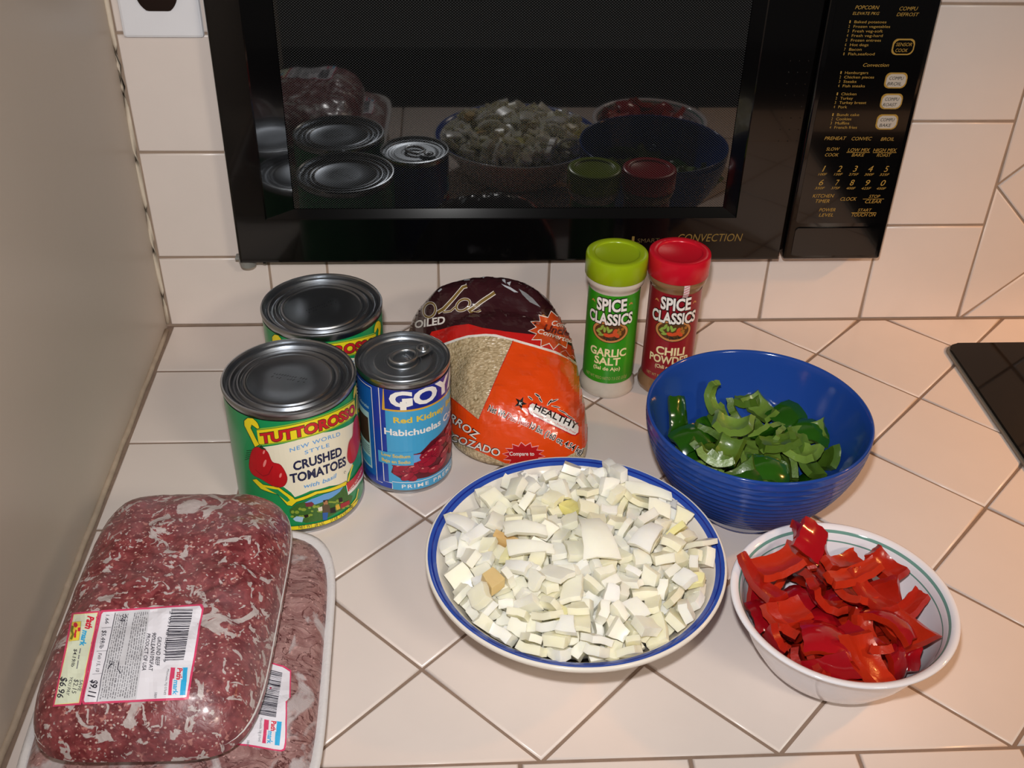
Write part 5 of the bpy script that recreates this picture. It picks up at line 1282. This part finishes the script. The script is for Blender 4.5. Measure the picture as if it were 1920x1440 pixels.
def where(l, c, rad):
    x, y = (l.x - c[0]) / rad, (l.y - c[1]) / rad
    if x * x + y * y < .16: return 'the middle'
    a = degrees(atan2(y, x)) % 360
    return ('the right side', 'the back right', 'the back', 'the back left', 'the left side', 'the front left', 'the front', 'the front right')[int((a + 22.5) // 45) % 8]
amber = {nearest(918, 1092): 'amber-tinged onion piece near the front left of the heap', nearest(940, 1015): 'amber-tinged onion piece towards the back left of the heap'}
yel_i = {nearest(*p) for p in ((1050, 1150), (1270, 1000), (1312, 1100), (955, 1040), (1075, 960))}
for i, (k, l, q) in enumerate(ON):
    w = where(l, PLATE_C, .1)
    if i in amber: put_piece('onion_piece', oo_me[k], l, q, amber[i], 'onion piece', 'diced onion on the plate')
    elif i in yel_i: put_piece('onion_piece', oy_me[k], l, q, 'yellowish diced onion piece in %s of the heap on the plate' % w, 'onion piece', 'diced onion on the plate')
    else: put_piece('onion_piece', om_me[k], l, q, 'white diced onion piece in %s of the heap on the plate' % w, 'onion piece', 'diced onion on the plate')
def hand(name, data, mats, loc, ang, pitch, roll, label, cat, group):
    me = slab_mesh(name, data, mats)
    R = Matrix.Rotation(radians(ang), 3, 'Z') @ Matrix.Rotation(radians(-pitch), 3, 'Y') @ Matrix.Rotation(radians(roll), 3, 'X')
    return put_piece(name, me, loc, R.to_quaternion(), label, cat, group)
r9 = random.Random(77)
oslab = lambda L, W, T, bl, bw, tp: bent_slab(L, W, T, 4, 3, bl, bw, tp, r9, .0006, r9.uniform(-.1, .1))
for px, py, z, L, W, ang, pitch, roll, ttl in ((1118, 1008, .080, .034, .026, 100, 8, 4, 'broad leaf-shaped onion petal on the middle of the heap'), (985, 992, .076, .030, .013, -12, 4, 10, 'long onion strip towards the left of the heap'),
                                             (995, 1028, .076, .032, .012, -8, 3, 20, 'lower of the two long onion strips at the left of the heap'), (868, 985, .066, .026, .015, 150, 12, 10, 'pointed onion sliver overhanging the left rim of the plate'),
                                             (1215, 922, .070, .036, .011, -20, 2, 25, 'long thin onion strip at the back right of the heap'), (1215, 1005, .076, .024, .018, 50, 6, -6, 'large curved onion piece right of the broad petal')):
    hand('onion_piece', oslab(L, W, .0042, .03, .03, .55), [om], on_z(px, py, z), ang, pitch, roll, ttl, 'onion piece', 'diced onion on the plate')
# peppers
rskin = random_tint(mat('red_pepper_skin', '#b0101c', rough=.16, spec=.5, vary=0, coat=.4, sss=.05), '#900a16', '#aa101c')
rfl = random_tint(mat('red_pepper_flesh', '#cf3212', rough=.30, spec=.5, vary=0, sss=.15, coat=.2, bump=.10, bscale=350), '#a81c10', '#c23014')
gskin = random_tint(mat('green_pepper_skin', '#2c6a14', rough=.16, spec=.5, vary=0, coat=.4, sss=.05), '#1c480a', '#2a6012')
gfl = random_tint(mat('green_pepper_flesh', '#8aa84a', rough=.32, spec=.5, vary=0, sss=.15, coat=.2, bump=.10, bscale=350), '#48681a', '#7c9a40')
heap_core('red_pepper_heap', RED_CORE, WHITE_C, rfl, 'red pepper filling the white bowl under the top pieces', 'chopped pepper', .006)
heap_core('green_pepper_heap', GREEN_CORE, BLUE_C, gskin, 'green pepper filling the blue bowl under the top pieces', 'chopped pepper', .006)
RS = [slab_mesh('red_pepper_piece', d, [rskin, rfl]) for d in pepper_shapes(*RED_ARGS)]
GS = [slab_mesh('green_pepper_piece', d, [gskin, gfl]) for d in pepper_shapes(*GREEN_ARGS)]
for data, me_, c, nm, adj, bowl, rad in ((RED_DATA, RS, WHITE_C, 'red_pepper_piece', 'red', 'white', .075), (GREEN_DATA, GS, BLUE_C, 'green_pepper_piece', 'green', 'blue', .085)):
    for k, l, q in pieces(data):
        l = l + Vector(c + (0.0,)); up = (q @ Vector((0, 0, 1))).dot((CAM_LOC - l).normalized())
        side = 'skin side up' if up > .35 else 'cut flesh side up' if up < -.35 else 'turned on edge'
        put_piece(nm, me_[k], l, q, 'chopped %s pepper piece, %s, in %s of the %s bowl' % (adj, side, where(l, c, rad), bowl), 'pepper piece', '%s pepper pieces in the %s bowl' % (adj, bowl))
def pep(adj, bowl, px, py, z, L, W, T, bl, bw, tp, ang, pitch, roll, ttl, wav=.0007):
    d = bent_slab(L, W, T, 9, 6, bl, bw, tp, r9, wav, 0)
    hand(adj + '_pepper_piece', d, [rskin, rfl] if adj == 'red' else [gskin, gfl], on_z(px, py, z), ang, pitch, roll, ttl, 'pepper piece', '%s pepper pieces in the %s bowl' % (adj, bowl))
# roll > 90 turns the cut side up
for a in ((1520, 1012, .066, .026, .024, .005, .05, .06, .85, 60, 20, 38, 'square red pepper piece standing upright at the back of the white bowl'),
          (1422, 1085, .061, .046, .017, .005, .05, .018, .35, 112, 6, 186, 'long tapering red pepper piece leaning on the left rim of the white bowl'),
          (1545, 1195, .061, .034, .030, .005, .030, .028, .95, 82, -12, 6, 'broad glossy red pepper piece, skin up, at the front of the white bowl'),
          (1475, 1150, .058, .030, .022, .005, .03, .02, .9, 20, 0, 185, 'short red pepper piece, cut side up, at the left of the bowl'),
          (1600, 1075, .064, .040, .014, .0055, .04, .014, .9, 18, 6, 178, 'narrow red pepper strip lying across the middle of the pile'),
          (1630, 1110, .060, .042, .016, .005, .035, .015, .6, 110, 4, 190, 'red pepper strip at the right of the pile pointing to the back'),
          (1455, 1060, .061, .034, .024, .005, .04, .02, .9, 20, 8, 172, 'red pepper piece with its cut side up near the back left rim'),
          (1560, 1245, .052, .030, .020, .0055, .016, .02, .8, 10, 0, 184, 'curled red pepper piece against the front rim of the white bowl'),
          (1660, 1060, .058, .028, .020, .0055, .02, .016, .7, 125, 15, 170, 'rounded red pepper end piece at the back right of the pile'),
          (1630, 1195, .056, .036, .016, .0055, .017, .015, .8, 95, 0, 188, 'hook-shaped red pepper strip at the right front of the pile'),
          (1700, 1140, .050, .036, .015, .005, .05, .016, .8, 38, 8, 176, 'red pepper strip reaching furthest right up the side of the white bowl')):
    pep('red', 'white', *a)
for a in ((1338, 745, .070, .034, .011, .0055, .013, .010, .6, 95, 58, 200, 'thin curled green pepper strip standing upright at the back left'),
          (1270, 780, .062, .032, .017, .006, .06, .016, .9, 92, 50, 30, 'stubby green pepper piece standing against the left side of the blue bowl'),
          (1375, 795, .062, .036, .018, .006, .017, .016, .8, -20, 6, 190, 'pale curved green pepper piece at the top of the pile'),
          (1400, 750, .057, .022, .014, .006, .03, .02, .8, -25, 14, 180, 'small pale green pepper piece at the back of the pile'),
          (1480, 780, .056, .030, .026, .0055, .028, .022, .9, 30, 10, 20, 'broad dark green pepper piece, skin up, at the back of the pile'),
          (1525, 810, .055, .028, .022, .0055, .026, .02, .9, -25, -8, 12, 'dark glossy green pepper piece at the right of the pile'),
          (1360, 850, .059, .040, .022, .006, .015, .018, .9, 60, 0, 186, 'large arched green pepper piece at the front of the blue bowl'),
          (1460, 830, .060, .032, .018, .006, .04, .018, .9, 12, 4, 176, 'pale green pepper strip lying across the middle of the pile'),
          (1505, 845, .056, .028, .022, .006, .018, .016, .8, -40, 6, 186, 'cupped pale green pepper piece right of the middle'),
          (1300, 820, .056, .036, .024, .0055, .026, .02, .8, 30, -4, 14, 'glossy dark green pepper piece at the left front, skin up'),
          (1440, 880, .055, .034, .026, .0055, .024, .022, .9, -15, -6, 10, 'dark green pepper piece against the front rim of the blue bowl'),
          (1580, 865, .046, .030, .014, .0055, .02, .014, .7, 40, 12, 172, 'green pepper strip furthest to the right of the pile')):
    pep('green', 'blue', *a)
